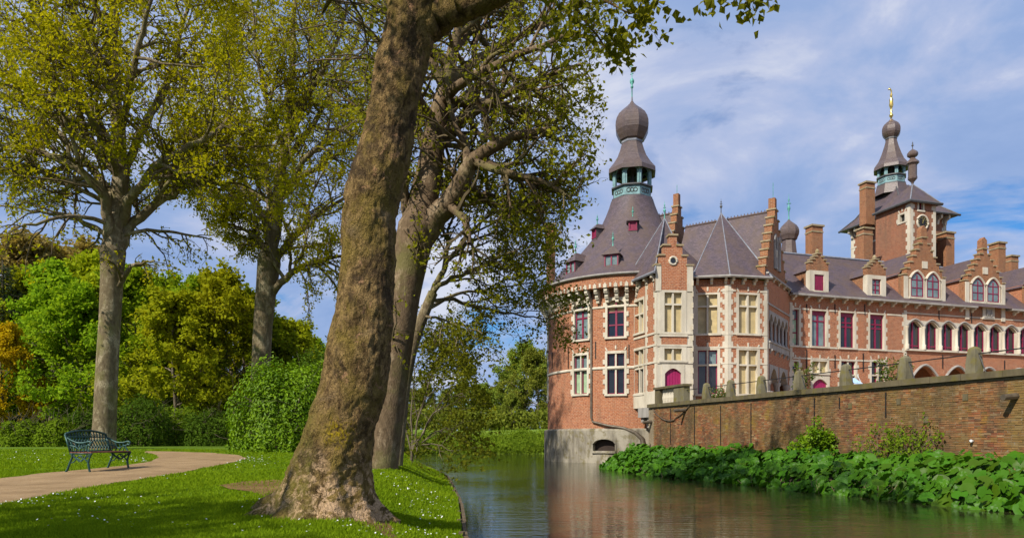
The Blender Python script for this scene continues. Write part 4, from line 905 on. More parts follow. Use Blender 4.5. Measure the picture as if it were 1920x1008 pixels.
for px, y0, y1 in ((1512, 655, 697), (1565, 665, 690), (1618, 662, 696), (1512, 570, 585), (1565, 570, 587), (1621, 570, 590), (1702, 665, 697), (1767, 665, 690), (1883, 675, 692), (1760, 575, 598), (1821, 580, 605)):
    mb = MB(); s = sm(px); mb.fbox(MF, s-0.025, s+0.025, zm(px, y1), zm(px, y0), -0.01, 0.06); mb.build('wall_anchor', M['iron'], ca)
# eaves: gutter and brackets
s = 0.25; gs = sm(1823)
mb = MB(); mb.fbox(MF, -0.1, gs, zme-0.02, zme+0.12, -0.3, 0.52); mb.build('gutter', M['stone_grey'], ca)
mb = MB(); mb.fbox(MF, sm(1887), WL, zme-0.02, zme+0.12, -0.3, 0.52); mb.build('gutter', M['stone_grey'], ca)
while s < WL:
    if not (gs < s < sm(1887)): bracket(MF, s, zme-0.02, 0.44, 0.32, 0.17)
    s += 1.14
def P6(s, z_, d): return MF.pt(s, z_, d)
zmr = 16.35; dmr = -4.1
mb = MB(); mb.poly([P6(-0.2, zme+0.1, 0.5), P6(WL, zme+0.1, 0.5), P6(WL, zmr, dmr), P6(-0.2, zmr, dmr)]); mb.poly([P6(WL, zme, -8.7), P6(-0.2, zme, -8.7), P6(-0.2, zmr, dmr), P6(WL, zmr, dmr)]); o = mb.build('wing_roof', M['slate'], ca); tag(o, 'long purple slate roof of the main wing')
mb = MB(); mb.tube([P6(-0.2, zmr+0.03, dmr), P6(WL, zmr+0.03, dmr)], 0.11, 6); mb.build('lead_ridge', M['lead'], ca)
def wing_roof_d(z_): return 0.5+(dmr-0.5)*(z_-zme-0.1)/(zmr-zme-0.1)
# rear range roof
mb = MB(); zq = 18.6; mb.poly([P6(-1, 13, -7), P6(16, 13, -7), P6(16, zq, -12), P6(-1, zq, -12)]); mb.poly([P6(16, 13, -17), P6(-1, 13, -17), P6(-1, zq, -12), P6(16, zq, -12)]); mb.build('rear_roof', M['slate'], ca)
crest(P6(-1, zq, -12), P6(16, zq, -12), 40)
mb = MB(); mb.poly([P6(16, 13, -7), P6(34, 13, -7), P6(34, 18.3, -12), P6(16, 18.3, -12)]); mb.build('rear_roof', M['slate'], ca); crest(P6(16, 18.3, -12), P6(34, 18.3, -12), 40)
def dormer(px, pyt, pyb, ya, yb, pw, pe, shutter=False):
    """single dormer with stepped gablet"""
    s = sm(px); w = sm(px+pw)-sm(px-pw); we = sm(px+pe)-sm(px-pe); F = MF; d0 = 0.12; q = Facade(F.pt(0, 0, d0)[:2], F.pt(1, 0, d0)[:2]); Yq = (q.A+q.t*s)[1]
    zz = lambda y: Z(y, Yq)
    zb, zt, z0, z1 = zme+0.12, zz(pyt), zz(yb), zz(ya); zsh = z1+0.28
    o = stepped_gable(q, s, zsh, we/2, zt, 4, 0.4, 0.16, 'cap', 'brick_old', None, 'dormer', zsh+0.55)
    mb = MB(); mb.fbox(q, s-we/2, s-w/2, zb, zsh, -0.4, 0.03); mb.fbox(q, s+w/2, s+we/2, zb, zsh, -0.4, 0.03); mb.fbox(q, s-w/2, s+w/2, zb, z0, -0.4, 0.02); mb.fbox(q, s-w/2, s+w/2, z1, zsh, -0.4, 0.026); mb.fbox(q, s-w/2-0.08, s+w/2+0.08, z0-0.1, z0, -0.3, 0.10); mb.build('dormer_surround', M['stone'], o)
    if shutter:
        mb = MB(); mb.fbox(q, s-w/2, s+w/2, z0, z1, -0.14, -0.06); mb.build('shutter', M['red'], o)
        for k in range(3): mb = MB(); mb.fbox(q, s-w/2+w*k/3+0.01, s-w/2+w*(k+1)/3-0.01, z0+0.03, z1-0.03, -0.07, -0.045); mb.build('plank', M['red'], o)
    else:
        mb = MB(); mb.fbox(q, s-w/2, s+w/2, z0, z1, -0.2, -0.14); mb.build('pane', M['glass_blue'], o)
        mb = MB(); mb.fbox(q, s-0.035, s+0.035, z0, z1, -0.16, -0.09); mb.fbox(q, s-w/2, s-w/2+0.06, z0, z1, -0.16, -0.092); mb.fbox(q, s+w/2-0.06, s+w/2, z0, z1, -0.16, -0.092); mb.fbox(q, s-w/2, s+w/2, z1-0.06, z1, -0.16, -0.094)
        for t in (0.33, 0.66): mb.fbox(q, s-w/2, s+w/2, z0+(z1-z0)*t-0.025, z0+(z1-z0)*t+0.025, -0.155, -0.096)
        mb.build('frame', M['red'], o)
    zr_ = min(zt-0.35, zmr-0.05); back = wing_roof_d(zr_)-0.3-d0; bs = wing_roof_d(zsh)-0.3-d0
    for sg in (-1, 1):
        mb = MB(); e = s+sg*(we/2-0.02); mb.poly([q.pt(e, zb, -0.3), q.pt(e, zb, -0.31), q.pt(e, zsh+0.1, bs), q.pt(e, zsh+0.1, -0.3)]); mb.build('dormer_cheek', M['brick_old'], o)
    mb = MB()
    for sg in (-1, 1):
        e = s+sg*(we/2+0.12); mb.poly([q.pt(e, zsh, -0.3), q.pt(e, zsh, bs), q.pt(s, zr_, back), q.pt(s, zr_, -0.3)])
    mb.build('dormer_roof', M['slate'], o)
    mb = MB(); mb.tube([q.pt(s-we/2-0.15, zsh+0.04, bs+0.1), q.pt(s, zr_+0.03, back)], 0.06, 5); mb.build('lead_flashing', M['lead'], o)
    mb = MB(); mb.lathe(q.pt(s, 0, -0.2)[:2], [(0.13, zt+0.1), (0.16, zt+0.25), (0.05, zt+0.42)], 8); mb.build('gable_knob', M['cap'], o)
    return o
dormer(1533.5, 476, 550, 514.5, 545, 9.0, 17.5, True)
dormer(1641, 487, 560, 523, 552, 8.5, 17.5)
def big_dormer(px0, px1, pyt, ya, yb, flush):
    pc = (px0+px1)/2; s = sm(pc); F = MF; d0 = 0.02 if flush else 0.12; q = Facade(F.pt(0, 0, d0)[:2], F.pt(1, 0, d0)[:2]); Yq = (q.A+q.t*s)[1]; zz = lambda y: Z(y, Yq)
    we = sm(px1)-sm(px0); zb = zme-0.9 if flush else zme+0.12; z0, z1, zt = zz(yb), zz(ya), zz(pyt); zsh = z1+0.45
    o = stepped_gable(q, s, zb, we/2, zt, 7, 0.5, 0.24, 'cap', 'brick_old', None, 'gabled_dormer', z1-0.25)
    ww = we*0.30
    for sg in (-1, 1):
        c = s+sg*we*0.19; mb = MB(); ap_ = arch_pts(ww, ww*0.42, 10, True)
        mb.tube([q.pt(c+a*1.12, z1-ww*0.42+b*1.1+0.05, 0.05) for a, b in ap_], 0.10, 6); mb.fbox(q, c-ww/2-0.12, c-ww/2, z0, z1-ww*0.42, 0, 0.07); mb.fbox(q, c+ww/2, c+ww/2+0.12, z0, z1-ww*0.42, 0, 0.07); mb.fbox(q, c-ww/2-0.2, c+ww/2+0.2, z0-0.16, z0, 0, 0.14); mb.build('window_surround', M['stone_grey'] if False else M['stone'], o)
        mb = MB(); mb.fprism(q, [(c-ww/2, z0), (c+ww/2, z0)]+[(c+a, z1-ww*0.42+b) for a, b in ap_][:], 0.0, 0.015); mb.build('pane', M['glass_blue'], o)
        mb = MB(); mb.tube([q.pt(c+a*0.93, z1-ww*0.42+b*0.95, 0.03) for a, b in ap_], 0.05, 4)
        for t in (-0.46, 0.0, 0.46): mb.fbox(q, c+ww*t-0.04, c+ww*t+0.04, z0, z1-ww*0.42+(0.3 if t == 0 else 0.0), 0.012, 0.05)
        for t in (0.02, 0.36, 0.68): mb.fbox(q, c-ww/2, c+ww/2, z0+(z1-z0)*t, z0+(z1-z0)*t+0.06, 0.012, 0.045)
        mb.build('frame', M['red'], o)
    for sg in (-1, 1):
        mb = MB(); e = s+sg*(we/2-0.22); mb.fbox(q, e-0.2, e+0.2, zb+0.02, z1-0.35, 0.0, 0.06); mb.build('quoin', M['stone'], o)
    zr_ = zmr-0.1; back = wing_roof_d(zr_)-0.4-d0; bs = wing_roof_d(z1)-0.4-d0
    for sg in (-1, 1): mb = MB(); e = s+sg*(we/2-0.03); mb.poly([q.pt(e, zme, -0.4), q.pt(e, zme, -0.42), q.pt(e, z1, bs), q.pt(e, z1, -0.4)]); mb.build('dormer_cheek', M['brick'], o)
    mb = MB()
    for sg in (-1, 1): e = s+sg*(we/2+0.15); mb.poly([q.pt(e, z1-0.2, -0.4), q.pt(e, z1-0.2, bs), q.pt(s, zr_+0.1, back), q.pt(s, zr_+0.1, -0.4)])
    mb.build('dormer_roof', M['slate'], o)
    mb = MB(); mb.tube([q.pt(s-we/2-0.2, z1-0.16, bs+0.2), q.pt(s-0.9, zr_, back+0.2)], 0.11, 5); mb.build('lead_flashing', M['lead'], o)
    mb = MB(); mb.fbox(q, s-0.26, s+0.26, zz(ya-16)-0.3, zz(ya-16)+0.25, 0.0, 0.05); mb.build('gable_plaque', M['stone'], o)
    mb = MB(); mb.fprism(q, [(s-0.3, zt+0.1), (s+0.3, zt+0.1), (s+0.28, zt+0.75), (s, zt+1.0), (s-0.28, zt+0.75)], -0.45, -0.05); mb.build('gable_pinnacle', M['brick_old'], o)
    return o
big_dormer(1692, 1770, 446, 512, 558, False)
big_dormer(1809, 1884, 467, 523, 566, True)
big_dormer(1925, 1998, 485, 535, 575, False)
# coat of arms panel over the gallery: shield between two supporters under a crown
s = sm(1852); zc = zm(1852, 587); mb = MB(); mb.fbox(MF, s-0.62, s+0.62, zc-0.5, zc+0.55, -0.02, 0.10); arms = mb.build('arms_panel', M['stone'], ca)
mb = MB(); mb.fprism(MF, [(s-0.14, zc+0.2), (s-0.14, zc-0.08), (s, zc-0.24), (s+0.14, zc-0.08), (s+0.14, zc+0.2)], 0.09, 0.16)
for sg in (-1, 1): mb.tube([MF.pt(s+sg*0.2, zc-0.25, 0.12), MF.pt(s+sg*0.26, zc-0.02, 0.14), MF.pt(s+sg*0.22, zc+0.2, 0.13), MF.pt(s+sg*0.32, zc+0.3, 0.12)], [0.06, 0.09, 0.07, 0.04], 6)
mb.fbox(MF, s-0.5, s+0.5, zc-0.42, zc-0.32, 0.09, 0.13); mb.build('arms_carving', M['stone_grey'], arms)

# ------------------------------------------------------------------ clock tower
u2 = np.array((-md[1], md[0]))
K0 = np.array((X(1692, 60.0), 60.0)); CTL = 5.9; CTW = 5.0
def ctp(a, b): return K0+md*a+u2*b
c0, c1, c2, c3 = ctp(0, 0), ctp(CTW, 0), ctp(CTW, CTL), ctp(0, CTL); zc = Z(394, 60.0)-0.15
FC1 = Facade(c3, c0); FC2 = Facade(c0, c1)
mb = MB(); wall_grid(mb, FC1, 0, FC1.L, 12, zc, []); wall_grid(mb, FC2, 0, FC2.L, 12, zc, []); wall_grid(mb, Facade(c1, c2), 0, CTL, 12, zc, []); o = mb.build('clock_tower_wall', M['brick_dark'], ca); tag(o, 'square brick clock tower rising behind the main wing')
for F in (FC1, FC2):
    strip(F, 0.2 if F is FC1 else F.L-0.2, 12, zc, 0.35, sides=(1,) if F is FC1 else (-1,)); band(F, 0, F.L, zc-1.75, 0.14, 0.05)
    n = 8 if F is FC1 else 6
    for k in range(n): bracket(F, 0.3+(F.L-0.6)*k/(n-1), zc+0.02, 0.62, 0.85, 0.2)
ov = 0.75; ring = [ctp(-ov, -ov), ctp(CTW+ov, -ov), ctp(CTW+ov, CTL+ov), ctp(-ov, CTL+ov)]
cxy = np.array((X(1671, 63.4), 63.4)); zl = Z(352, 63.4)
r1 = [ctp(CTW*0.25, CTL*0.28), ctp(CTW*0.75, CTL*0.28), ctp(CTW*0.75, CTL*0.72), ctp(CTW*0.25, CTL*0.72)]
off = cxy-(r1[0]+r1[2])/2
rm = [(a*0.55+b*0.45) for a, b in zip(ring, r1)]
mb = MB()
for i in range(4):
    j = (i+1) % 4; zmid = zc+1.0
    mb.poly([(*ring[i], zc+0.02), (*ring[j], zc+0.02), (*rm[j], zmid), (*rm[i], zmid)]); mb.poly([(*rm[i], zmid), (*rm[j], zmid), (*(r1[j]*0.6+cxy*0.4), zl+0.1), (*(r1[i]*0.6+cxy*0.4), zl+0.1)])
mb.poly([(*q, zc+0.02) for q in ring[::-1]]); mb.build('clock_tower_roof', M['slate'], ca)
mb = MB(); mb.tube([(*ring[3], zc+0.04), (*ring[0], zc+0.04), (*ring[1], zc+0.04)], 0.10, 6); mb.build('gutter', M['lead_dark'], ca)
for i in (0, 1, 3):
    mb = MB(); mb.tube([(*ring[i], zc+0.06), (*rm[i], zc+1.03), (*(r1[i]*0.6+cxy*0.4), zl+0.1)], 0.06, 5); mb.build('lead_hip', M['lead_dark'], ca)
zk = lambda y: Z(y, 63.4); A2 = atan2(-cxy[1], -cxy[0])+pi/8
mb = MB(); mb.lathe(cxy, [(1.5, zk(368)), (1.28, zk(350))], 8, A2, A2+2*pi); mb.build('lantern_base', M['slate_dark'], ca)
lantern(cxy, zk(350), zk(314), 1.16, zk(334), a0=A2)
mb = MB(); mb.lathe(cxy, [(1.2, zk(318)), (1.55, zk(320)), (1.5, zk(314)), (1.12, zk(303)), (0.86, zk(290)), (0.62, zk(275)), (0.46, zk(262))], 8, A2, A2+2*pi); mb.build('lantern_roof', M['slate_dark'], ca)
mb = MB(); mb.lathe(cxy, [(0.46, zk(263)), (0.52, zk(262)), (0.52, zk(259.5)), (0.44, zk(259))], 8, A2, A2+2*pi); mb.build('lead_collar', M['lead_dark'], ca)
onion(cxy, zk(260), zk(222), 0.82, 0.44, A2)
mb = MB(); gx, gy = cxy; mb.lathe(cxy, [(0.06, zk(226)), (0.07, zk(221)), (0.17, zk(218)), (0.17, zk(215)), (0.06, zk(213)), (0.13, zk(209)), (0.05, zk(206)), (0.12, zk(202)), (0.19, zk(197)), (0.15, zk(191)), (0.17, zk(187)), (0.07, zk(183)), (0.11, zk(180)), (0.11, zk(177)), (0.03, zk(175)), (0.001, zk(174))], 10)
mb.tube([(gx, gy-0.1, zk(189)), (gx-0.05, gy-0.15, zk(180)), (gx-0.05, gy-0.1, zk(171)), (gx-0.22, gy-0.1, zk(167)), (gx-0.34, gy-0.1, zk(170))], [0.05, 0.05, 0.06, 0.09, 0.04], 6)
mb.build('gilded_vane', M['gold'], ca, True)
# stair turret of the clock tower with the dial
t0 = np.array((X(1706.5, 57.0), 57.0)); t1 = t0+md*2.75; t3 = t0+u2*3.6
T1 = Facade(t3, t0); T2 = Facade(t0, t1); zt_ = Z(378, 57.0)
ht2 = [window(T2, T2.s_at(1726.5), T2.z_at(1726, 394), T2.z_at(1726, 380), 0.42, cols=1, jw=0.16, lint=0.14, sill=0.06, teeth=False)]; ht1 = [window(T1, T1.s_at(1692), T1.z_at(1692, 416), T1.z_at(1692, 402), 0.5, cols=1, jw=0.2, lint=0.15, sill=0.06, frame=False)]
mb = MB(); wall_grid(mb, T1, 0, T1.L, 12, zt_, ht1); wall_grid(mb, T2, 0, T2.L, 12, zt_, ht2); wall_grid(mb, Facade(t1, t1+u2*3.6), 0, 3.6, 12, zt_, []); mb.build('stair_tower_wall', M['brick_dark'], ca)
strip(T1, T1.L-0.14, 12, zt_-0.1, 0.26, sides=(-1,)); strip(T2, 0.16, 12, zt_-0.1, 0.3, sides=(1,)); strip(T2, T2.L-0.15, 12, zt_-0.1, 0.28, sides=(-1,))
tr = [t0-md*0.3-u2*0.3, t1+md*0.4-u2*0.3, t1+md*0.4+u2*3.6, t3-md*0.3]; tap = P(1711, 345, 58.6)
mb = MB()
for i in range(4): mb.poly([(*tr[i], zt_), (*tr[(i+1) % 4], zt_), tuple(tap)])
mb.poly([(*q, zt_) for q in tr[::-1]]); mb.build('stair_tower_roof', M['slate'], ca)
mb = MB(); mb.tube([(*tr[3], zt_), (*tr[0], zt_), (*tr[1], zt_)], 0.12, 6); mb.build('gutter', M['lead_dark'], ca)
for i in (0, 1): mb = MB(); mb.tube([(*tr[i], zt_+.03), tuple(tap)], 0.05, 5); mb.build('lead_hip', M['lead'], ca)
ks = lambda y: Z(y, 58.6); kc = tap[:2]
mb = MB(); mb.lathe(kc, [(0.05, ks(347)), (0.12, ks(342)), (0.36, ks(336)), (0.37, ks(332)), (0.34, ks(331)), (0.34, ks(311)), (0.42, ks(308)), (0.52, ks(307)), (0.5, ks(304)), (0.2, ks(297)), (0.18, ks(295))], 8, 0.2, 0.2+2*pi); mb.build('pinnacle', M['slate_dark'], ca)
onion(kc, ks(296), ks(279), 0.43, 0.18, 0.2); finial('finial', (*kc, ks(280)), ks(264)-ks(280), 'lead_dark', r=0.03)
sq = T2.s_at(1730); zq_ = T2.z_at(1730, 386.5)
zd = T2.z_at(1729, 417); sd_ = T2.s_at(1729); R_ = 0.52
mb = MB(); mb.fprism(T2, [(sd_+R_*cos(2*pi*k/28), zd+R_*sin(2*pi*k/28)) for k in range(28)], 0.0, 0.05); cl = mb.build('clock', M['iron'], ca)
mb = MB(); mb.tube([T2.pt(sd_+R_*1.12*cos(2*pi*k/28), zd+R_*1.12*sin(2*pi*k/28), 0.05) for k in range(29)], 0.09, 6); mb.build('dial_ring', M['stone'], cl, True)
for k in range(12):
    a = 2*pi*k/12; mb = MB(); c_, s_ = cos(a), sin(a); r0_, r1_, hw_ = R_*0.68, R_*0.9, 0.028
    mb.fprism(T2, [(sd_+c_*r0_-s_*hw_, zd+s_*r0_+c_*hw_), (sd_+c_*r0_+s_*hw_, zd+s_*r0_-c_*hw_), (sd_+c_*r1_+s_*hw_, zd+s_*r1_-c_*hw_), (sd_+c_*r1_-s_*hw_, zd+s_*r1_+c_*hw_)], 0.05, 0.07); mb.build('hour_mark', M['gold'], cl)
for a, L in ((radians(62), 0.44), (radians(88), 0.30)):
    mb = MB(); c_, s_ = cos(a), sin(a); hw_ = 0.035; mb.fprism(T2, [(sd_-c_*0.1-s_*hw_, zd-s_*0.1+c_*hw_), (sd_-c_*0.1+s_*hw_, zd-s_*0.1-c_*hw_), (sd_+c_*L+s_*0.01, zd+s_*L-c_*0.01), (sd_+c_*L-s_*0.01, zd+s_*L+c_*0.01)], 0.072, 0.085); mb.build('clock_hand', M['gold'], cl)
mb = MB(); mb.tube([(*ctp(0.1, -0.12), zc), (*ctp(0.1, -0.12), 13.5)], 0.08, 6); mb.build('drain_pipe', M['lead'], ca, True)
# chimneys
chimney(1533, 55.5, 500, 421, 24, 0.8); chimney(1628, 58.0, 520, 426, 21, 0.8); chimney(1632.5, 61.0, 420, 340, 20, 0.8)
chimney(1782, 60.0, 500, 434, 20, 0.9); chimney(1879, 61.0, 520, 453, 18, 0.9); chimney(1903, 66.0, 540, 478, 18, 0.9)
x_ = X(1033, 58.0); mb = MB(); mb.box(x_-0.36, x_+0.36, 58.0, 58.7, 11, Z(421, 58.0)); cst = mb.build('chimney', M['brick_old'], ca); mb = MB(); mb.box(x_-0.42, x_+0.42, 57.94, 58.76, Z(421, 58)-0.002, Z(419, 58)+0.05); mb.build('chimney_cap', M['cap'], cst)
# body of the building behind the facades
mb = MB(); mb.poly([tuple((*P3(0.3, 1.9, 0)[:2], 3.5)), (*P3(0.3, 12, 0)[:2], 3.5), (*P3(0.3, 12, 0)[:2], 12.2), (*P3(0.3, 1.9, 0)[:2], 12.2)]); mb.build('rear_wall', M['brick'], ca)
# ================================================================== TREES
def unit(v): return v/(np.linalg.norm(v)+1e-9)
class Tree:
    def __init__(s, seed): s.r = np.random.default_rng(seed); s.V = {}; s.F = {}; s.n = {}; s.leaf = []
    def tube(s, key, pts, rad, k):
        pts = np.asarray(pts); n = len(pts); d = np.gradient(pts, axis=0); d /= (np.linalg.norm(d, axis=1, keepdims=True)+1e-9)
        ref = np.array((0.31, 0.17, 1.0)) if abs(d[:, 2]).mean() < 0.85 else np.array((1.0, 0.2, 0.1))
        a = np.cross(d, ref); a /= (np.linalg.norm(a, axis=1, keepdims=True)+1e-9); b = np.cross(d, a)
        th = np.arange(k)*2*pi/k; rad = np.asarray(rad)[:, None, None]
        V = pts[:, None, :]+rad*(np.cos(th)[None, :, None]*a[:, None, :]+np.sin(th)[None, :, None]*b[:, None, :])
        off = s.n.get(key, 0); i = np.arange(n-1)[:, None]*k; j = np.arange(k)[None]; j2 = (j+1) % k
        F = np.stack([i+j, i+j2, i+k+j2, i+k+j], -1).reshape(-1, 4)+off
        s.V.setdefault(key, []).append(V.reshape(-1, 3)); s.F.setdefault(key, []).append(F); s.n[key] = off+n*k
    def branch(s, p, d, L, r0, lvl, Q):
        r = s.r; n = Q['seg'][lvl]; st = L/n; pts = [np.array(p, float)]; d = unit(np.array(d, float))
        for k in range(n):
            d = unit(d+r.normal(0, Q['wan'][lvl], 3)+np.array((0, 0, Q['trop'][lvl]*(k+1)/n))); pts.append(pts[-1]+d*st)
        s.limb(np.array(pts), r0, lvl, Q, L)
    def limb(s, pts, r0, lvl, Q, L=None, r1=None):
        r = s.r; n = len(pts); L = L or float(np.linalg.norm(np.diff(pts, axis=0), axis=1).sum())
        tt = np.linspace(0, 1, n); rad = (r0*(1-tt)+(r1 if r1 is not None else r0*0.3)*tt) if not hasattr(r0, '__len__') else np.asarray(r0)
        s.tube('limb' if lvl <= 1 else 'twig', pts, rad, Q['sides'][lvl])
        if lvl < Q['max']:
            m = int(round(Q['n'][lvl]*(0.75+0.5*r.random())))
            for q in range(m):
                t = Q['st'][lvl]+(1-Q['st'][lvl])*(q+r.random())/m; f = t*(n-1); i = min(int(f), n-2); p = pts[i]+(pts[i+1]-pts[i])*(f-i); d = unit(pts[i+1]-pts[i])
                ax = unit(np.cross(d, r.normal(0, 1, 3))); ang = radians(Q['ang'][lvl])*(0.7+0.6*r.random()); c = d*cos(ang)+ax*sin(ang)
                c = unit(c+np.array((0, 0, Q.get('lift', 0.0)))); l2 = L*Q['ratio'][lvl]*(1.15-0.6*t)*(0.7+0.6*r.random())
                l2 = min(max(l2, Q['lmin'][lvl]), Q['lmax'][lvl]); rb = float(np.interp(t, tt, rad))*0.62
                s.branch(p, c, l2, min(rb, l2*0.045+0.004), lvl+1, Q)
        if lvl >= Q['leaf']:
            m = int(Q['nl'][lvl]*(0.6+0.8*r.random())*Q.get('dens', lambda p: 1.0)(pts[-1]))
            if m:
                f = (0.15+0.85*r.random(m))*(n-1); i = np.minimum(f.astype(int), n-2); p = pts[i]+(pts[i+1]-pts[i])*(f-i)[:, None]
                s.leaf.append(p+r.normal(0, Q['spread'], (m, 3)))
    def leaves(s): return np.concatenate(s.leaf) if s.leaf else np.zeros((0, 3))
    def mesh(s, key): return np.concatenate(s.V[key]), np.concatenate(s.F[key])
def leaf_quads(C, size, r, up=0.0, asp=0.62, out=None, vary=0.35):
    n = len(C); L = size*(1+vary*r.uniform(-1, 1, n)); a = r.normal(0, 1, (n, 3)); a[:, 2] -= 0.25; a /= np.linalg.norm(a, axis=1, keepdims=True)
    q = r.normal(0, 1, (n, 3)); q[:, 2] += up
    if out is not None: q = q*0.65+out; a = a-0.8*(a*out).sum(1, keepdims=True)*out; a /= np.linalg.norm(a, axis=1, keepdims=True)
    b = np.cross(q, a); b /= (np.linalg.norm(b, axis=1, keepdims=True)+1e-9); nn_ = np.cross(a, b)
    L = L[:, None]; V = np.stack([C, C+a*L*0.45+b*L*asp*0.5+nn_*L*0.13, C+a*L, C+a*L*0.45-b*L*asp*0.5+nn_*L*0.13], 1)
    i = np.arange(n)[:, None]*4; return V.reshape(-1, 3), i+np.arange(4)[None]
M['bark'] = bark_mat('plane_bark', (0.105, 0.078, 0.045), (0.21, 0.165, 0.095), (0.36, 0.30, 0.19), (0.155, 0.15, 0.04), 1.0, (0.5, 0.6))
M['bark_red'] = bark_mat('tan_bark', (0.095, 0.064, 0.036), (0.19, 0.132, 0.078), (0.29, 0.215, 0.135), (0.15, 0.14, 0.045), 1.0, (0.55, 0.62))
M['bark_thin'] = bark_mat('wood_bark', (0.09, 0.075, 0.05), (0.16, 0.13, 0.085), (0.28, 0.24, 0.17), None, 0.8)
M['twig'] = plain('twig_bark', (0.115, 0.088, 0.05), 0.9, 0, 0.35, 2.0, 0.1)
M['leaf_olive'] = leaf_mat('olive_leaf', (0.255, 0.265, 0.008), (0.50, 0.465, 0.012), 0.5)
M['leaf_mid'] = leaf_mat('olive_green_leaf', (0.155, 0.175, 0.014), (0.34, 0.33, 0.02), 0.45)
M['leaf_fore'] = leaf_mat('young_plane_leaf', (0.13, 0.14, 0.012), (0.28, 0.28, 0.022), 0.45)
PLANE = dict(seg=(7, 6, 5, 4), wan=(0.16, 0.2, 0.24, 0.28), trop=(0.1, 0.09, 0.02, -0.06), sides=(8, 6, 4, 3), n=(11, 8, 7, 0), st=(0.18, 0.12, 0.12, 0), ang=(58, 52, 48, 40), ratio=(0.55, 0.55, 0.55, 0), lmin=(1.8, 0.9, 0.5, 0), lmax=(5.2, 2.8, 1.3, 0), max=3, leaf=2, nl=(0, 0, 3, 9), spread=0.09)
def pxline(Y, pts, jit=0.0, r=None, sub=3):
    """polyline from photo points (px, py, dY) at depth Y, smoothed"""
    p = np.array([P(a[0], a[1], Y+(a[2] if len(a) > 2 else 0)) for a in pts]); n = len(p); t = np.arange(n); tt = np.linspace(0, n-1, (n-1)*sub+1)
    out = np.stack([np.interp(tt, t, p[:, k]) for k in range(3)], 1)
    for _ in range(2): out[1:-1] = 0.25*out[:-2]+0.5*out[1:-1]+0.25*out[2:]
    if jit: out[1:-1] += r.normal(0, jit, out[1:-1].shape)
    return out
def put_tree(name, T, base, label, cat, bark, leafm, size, group=None, trunk=None, up=1.1, asp=0.62):
    root = empty(name, tuple(base), label, cat, group)
    V, F = T.mesh('trunk') if trunk is None else trunk
    fast('trunk', V, F, bark, root, True)
    if 'limb' in T.V: fast('limbs', *T.mesh('limb'), bark, root, True)
    if 'twig' in T.V: tag(fast('twigs', *T.mesh('twig'), M['twig'], root), kind='stuff')
    C = T.leaves()
    if len(C): tag(fast('crown', *leaf_quads(C, size, T.r, up, asp), leafm, root), kind='stuff')
    return root
def trunk_line(T, Y, rows, sides=18, ground=None):
    """rows: (px, py, width px)"""
    p = pxline(Y, [(a, b) for a, b, c in rows], sub=5); wd = np.interp(np.linspace(0, len(rows)-1, len(p)), np.arange(len(rows)), [c for a, b, c in rows])/FPX*Y/2
    T.tube('trunk', p, wd, sides); return p, wd
def side_limbs(T, Y, starts, Q, n, z0, L, r0, tilt=(25, 65), spread=(0, 2*pi)):
    """procedural limbs around a stem polyline"""
    r = T.r
    for k in range(n):
        i = r.integers(len(starts)); p = starts[i]; az = spread[0]+(spread[1]-spread[0])*(k+r.random())/n; t = radians(tilt[0]+(tilt[1]-tilt[0])*r.random())
        T.branch(p, (sin(t)*cos(az), sin(t)*sin(az), cos(t)), L*(0.75+0.5*r.random()), r0*(0.7+0.5*r.random()), 0, Q)

# --- plane tree behind the bench
T = Tree(11); Y = 30.0; base = P(194, 841, Y)
tp, tw_ = trunk_line(T, Y, [(192, 860, 56), (193, 838, 46), (196, 800, 40), (200, 700, 38), (206, 600, 37), (210, 520, 39), (212, 470, 44), (213, 440, 30)])
q = dict(PLANE)
for pts, r0 in (([(206, 480), (204, 420, -.3), (196, 360, -.8), (170, 330, -1.2), (130, 305, -1.5), (70, 285, -1.6), (0, 275, -1.5), (-50, 240, -1.5)], 0.26),
                ([(214, 480), (222, 400, .2), (226, 320, .3), (222, 240, .3), (215, 160, .2), (214, 90, 0), (210, 10, 0), (205, -80, 0), (200, -160, 0)], 0.44),
                ([(222, 470), (240, 425, .4), (275, 395, .8), (320, 365, 1.0), (370, 340, 1.2), (420, 318, 1.0), (470, 300, 1.0)], 0.26),
                ([(226, 420, .2), (250, 360, -.4), (290, 310, -.9), (340, 280, -1.2), (390, 262, -1.4), (430, 225, -1.4), (450, 150, -1.4)], 0.23),
                ([(228, 330, .3), (260, 260, .8), (300, 190, 1.4), (330, 110, 1.6), (350, 20, 1.6), (360, -70, 1.6)], 0.2),
                ([(222, 300, .3), (180, 220, .8), (140, 150, 1.2), (110, 60, 1.4), (90, -40, 1.4)], 0.2),
                ([(222, 380, .3), (160, 300, 1.6), (90, 230, 2.4), (20, 170, 2.8), (-60, 110, 3.0)], 0.2),
                ([(224, 260, .3), (240, 160, -1.4), (270, 60, -2.4), (290, -40, -3)], 0.18),
                ([(222, 340, .3), (190, 240, -2.0), (130, 170, -3.2), (70, 120, -4.0)], 0.18)):
    T.limb(pxline(Y, pts, 0.05, T.r), r0, 0, q, r1=0.05)
q2 = dict(PLANE, trop=(-0.06, -0.12, -0.22, -0.3), nl=(0, 0, 2, 6), n=(7, 6, 5, 0))
for pts, r0 in (([(222, 540), (232, 518, -.2), (245, 500, -.4), (265, 492, -.5), (290, 490, -.6)], 0.14), ([(208, 440), (160, 420, 1), (110, 400, 1.6), (60, 395, 2), (0, 385, 2.2)], 0.13), ([(232, 440), (300, 430, 1), (350, 440, 1.4), (400, 450, 1.6)], 0.10), ([(204, 420, -.3), (130, 400, -2), (70, 420, -3), (20, 440, -3.4)], 0.11)):
    T.limb(pxline(Y, pts, 0.04, T.r), r0, 1, q2, r1=0.03)
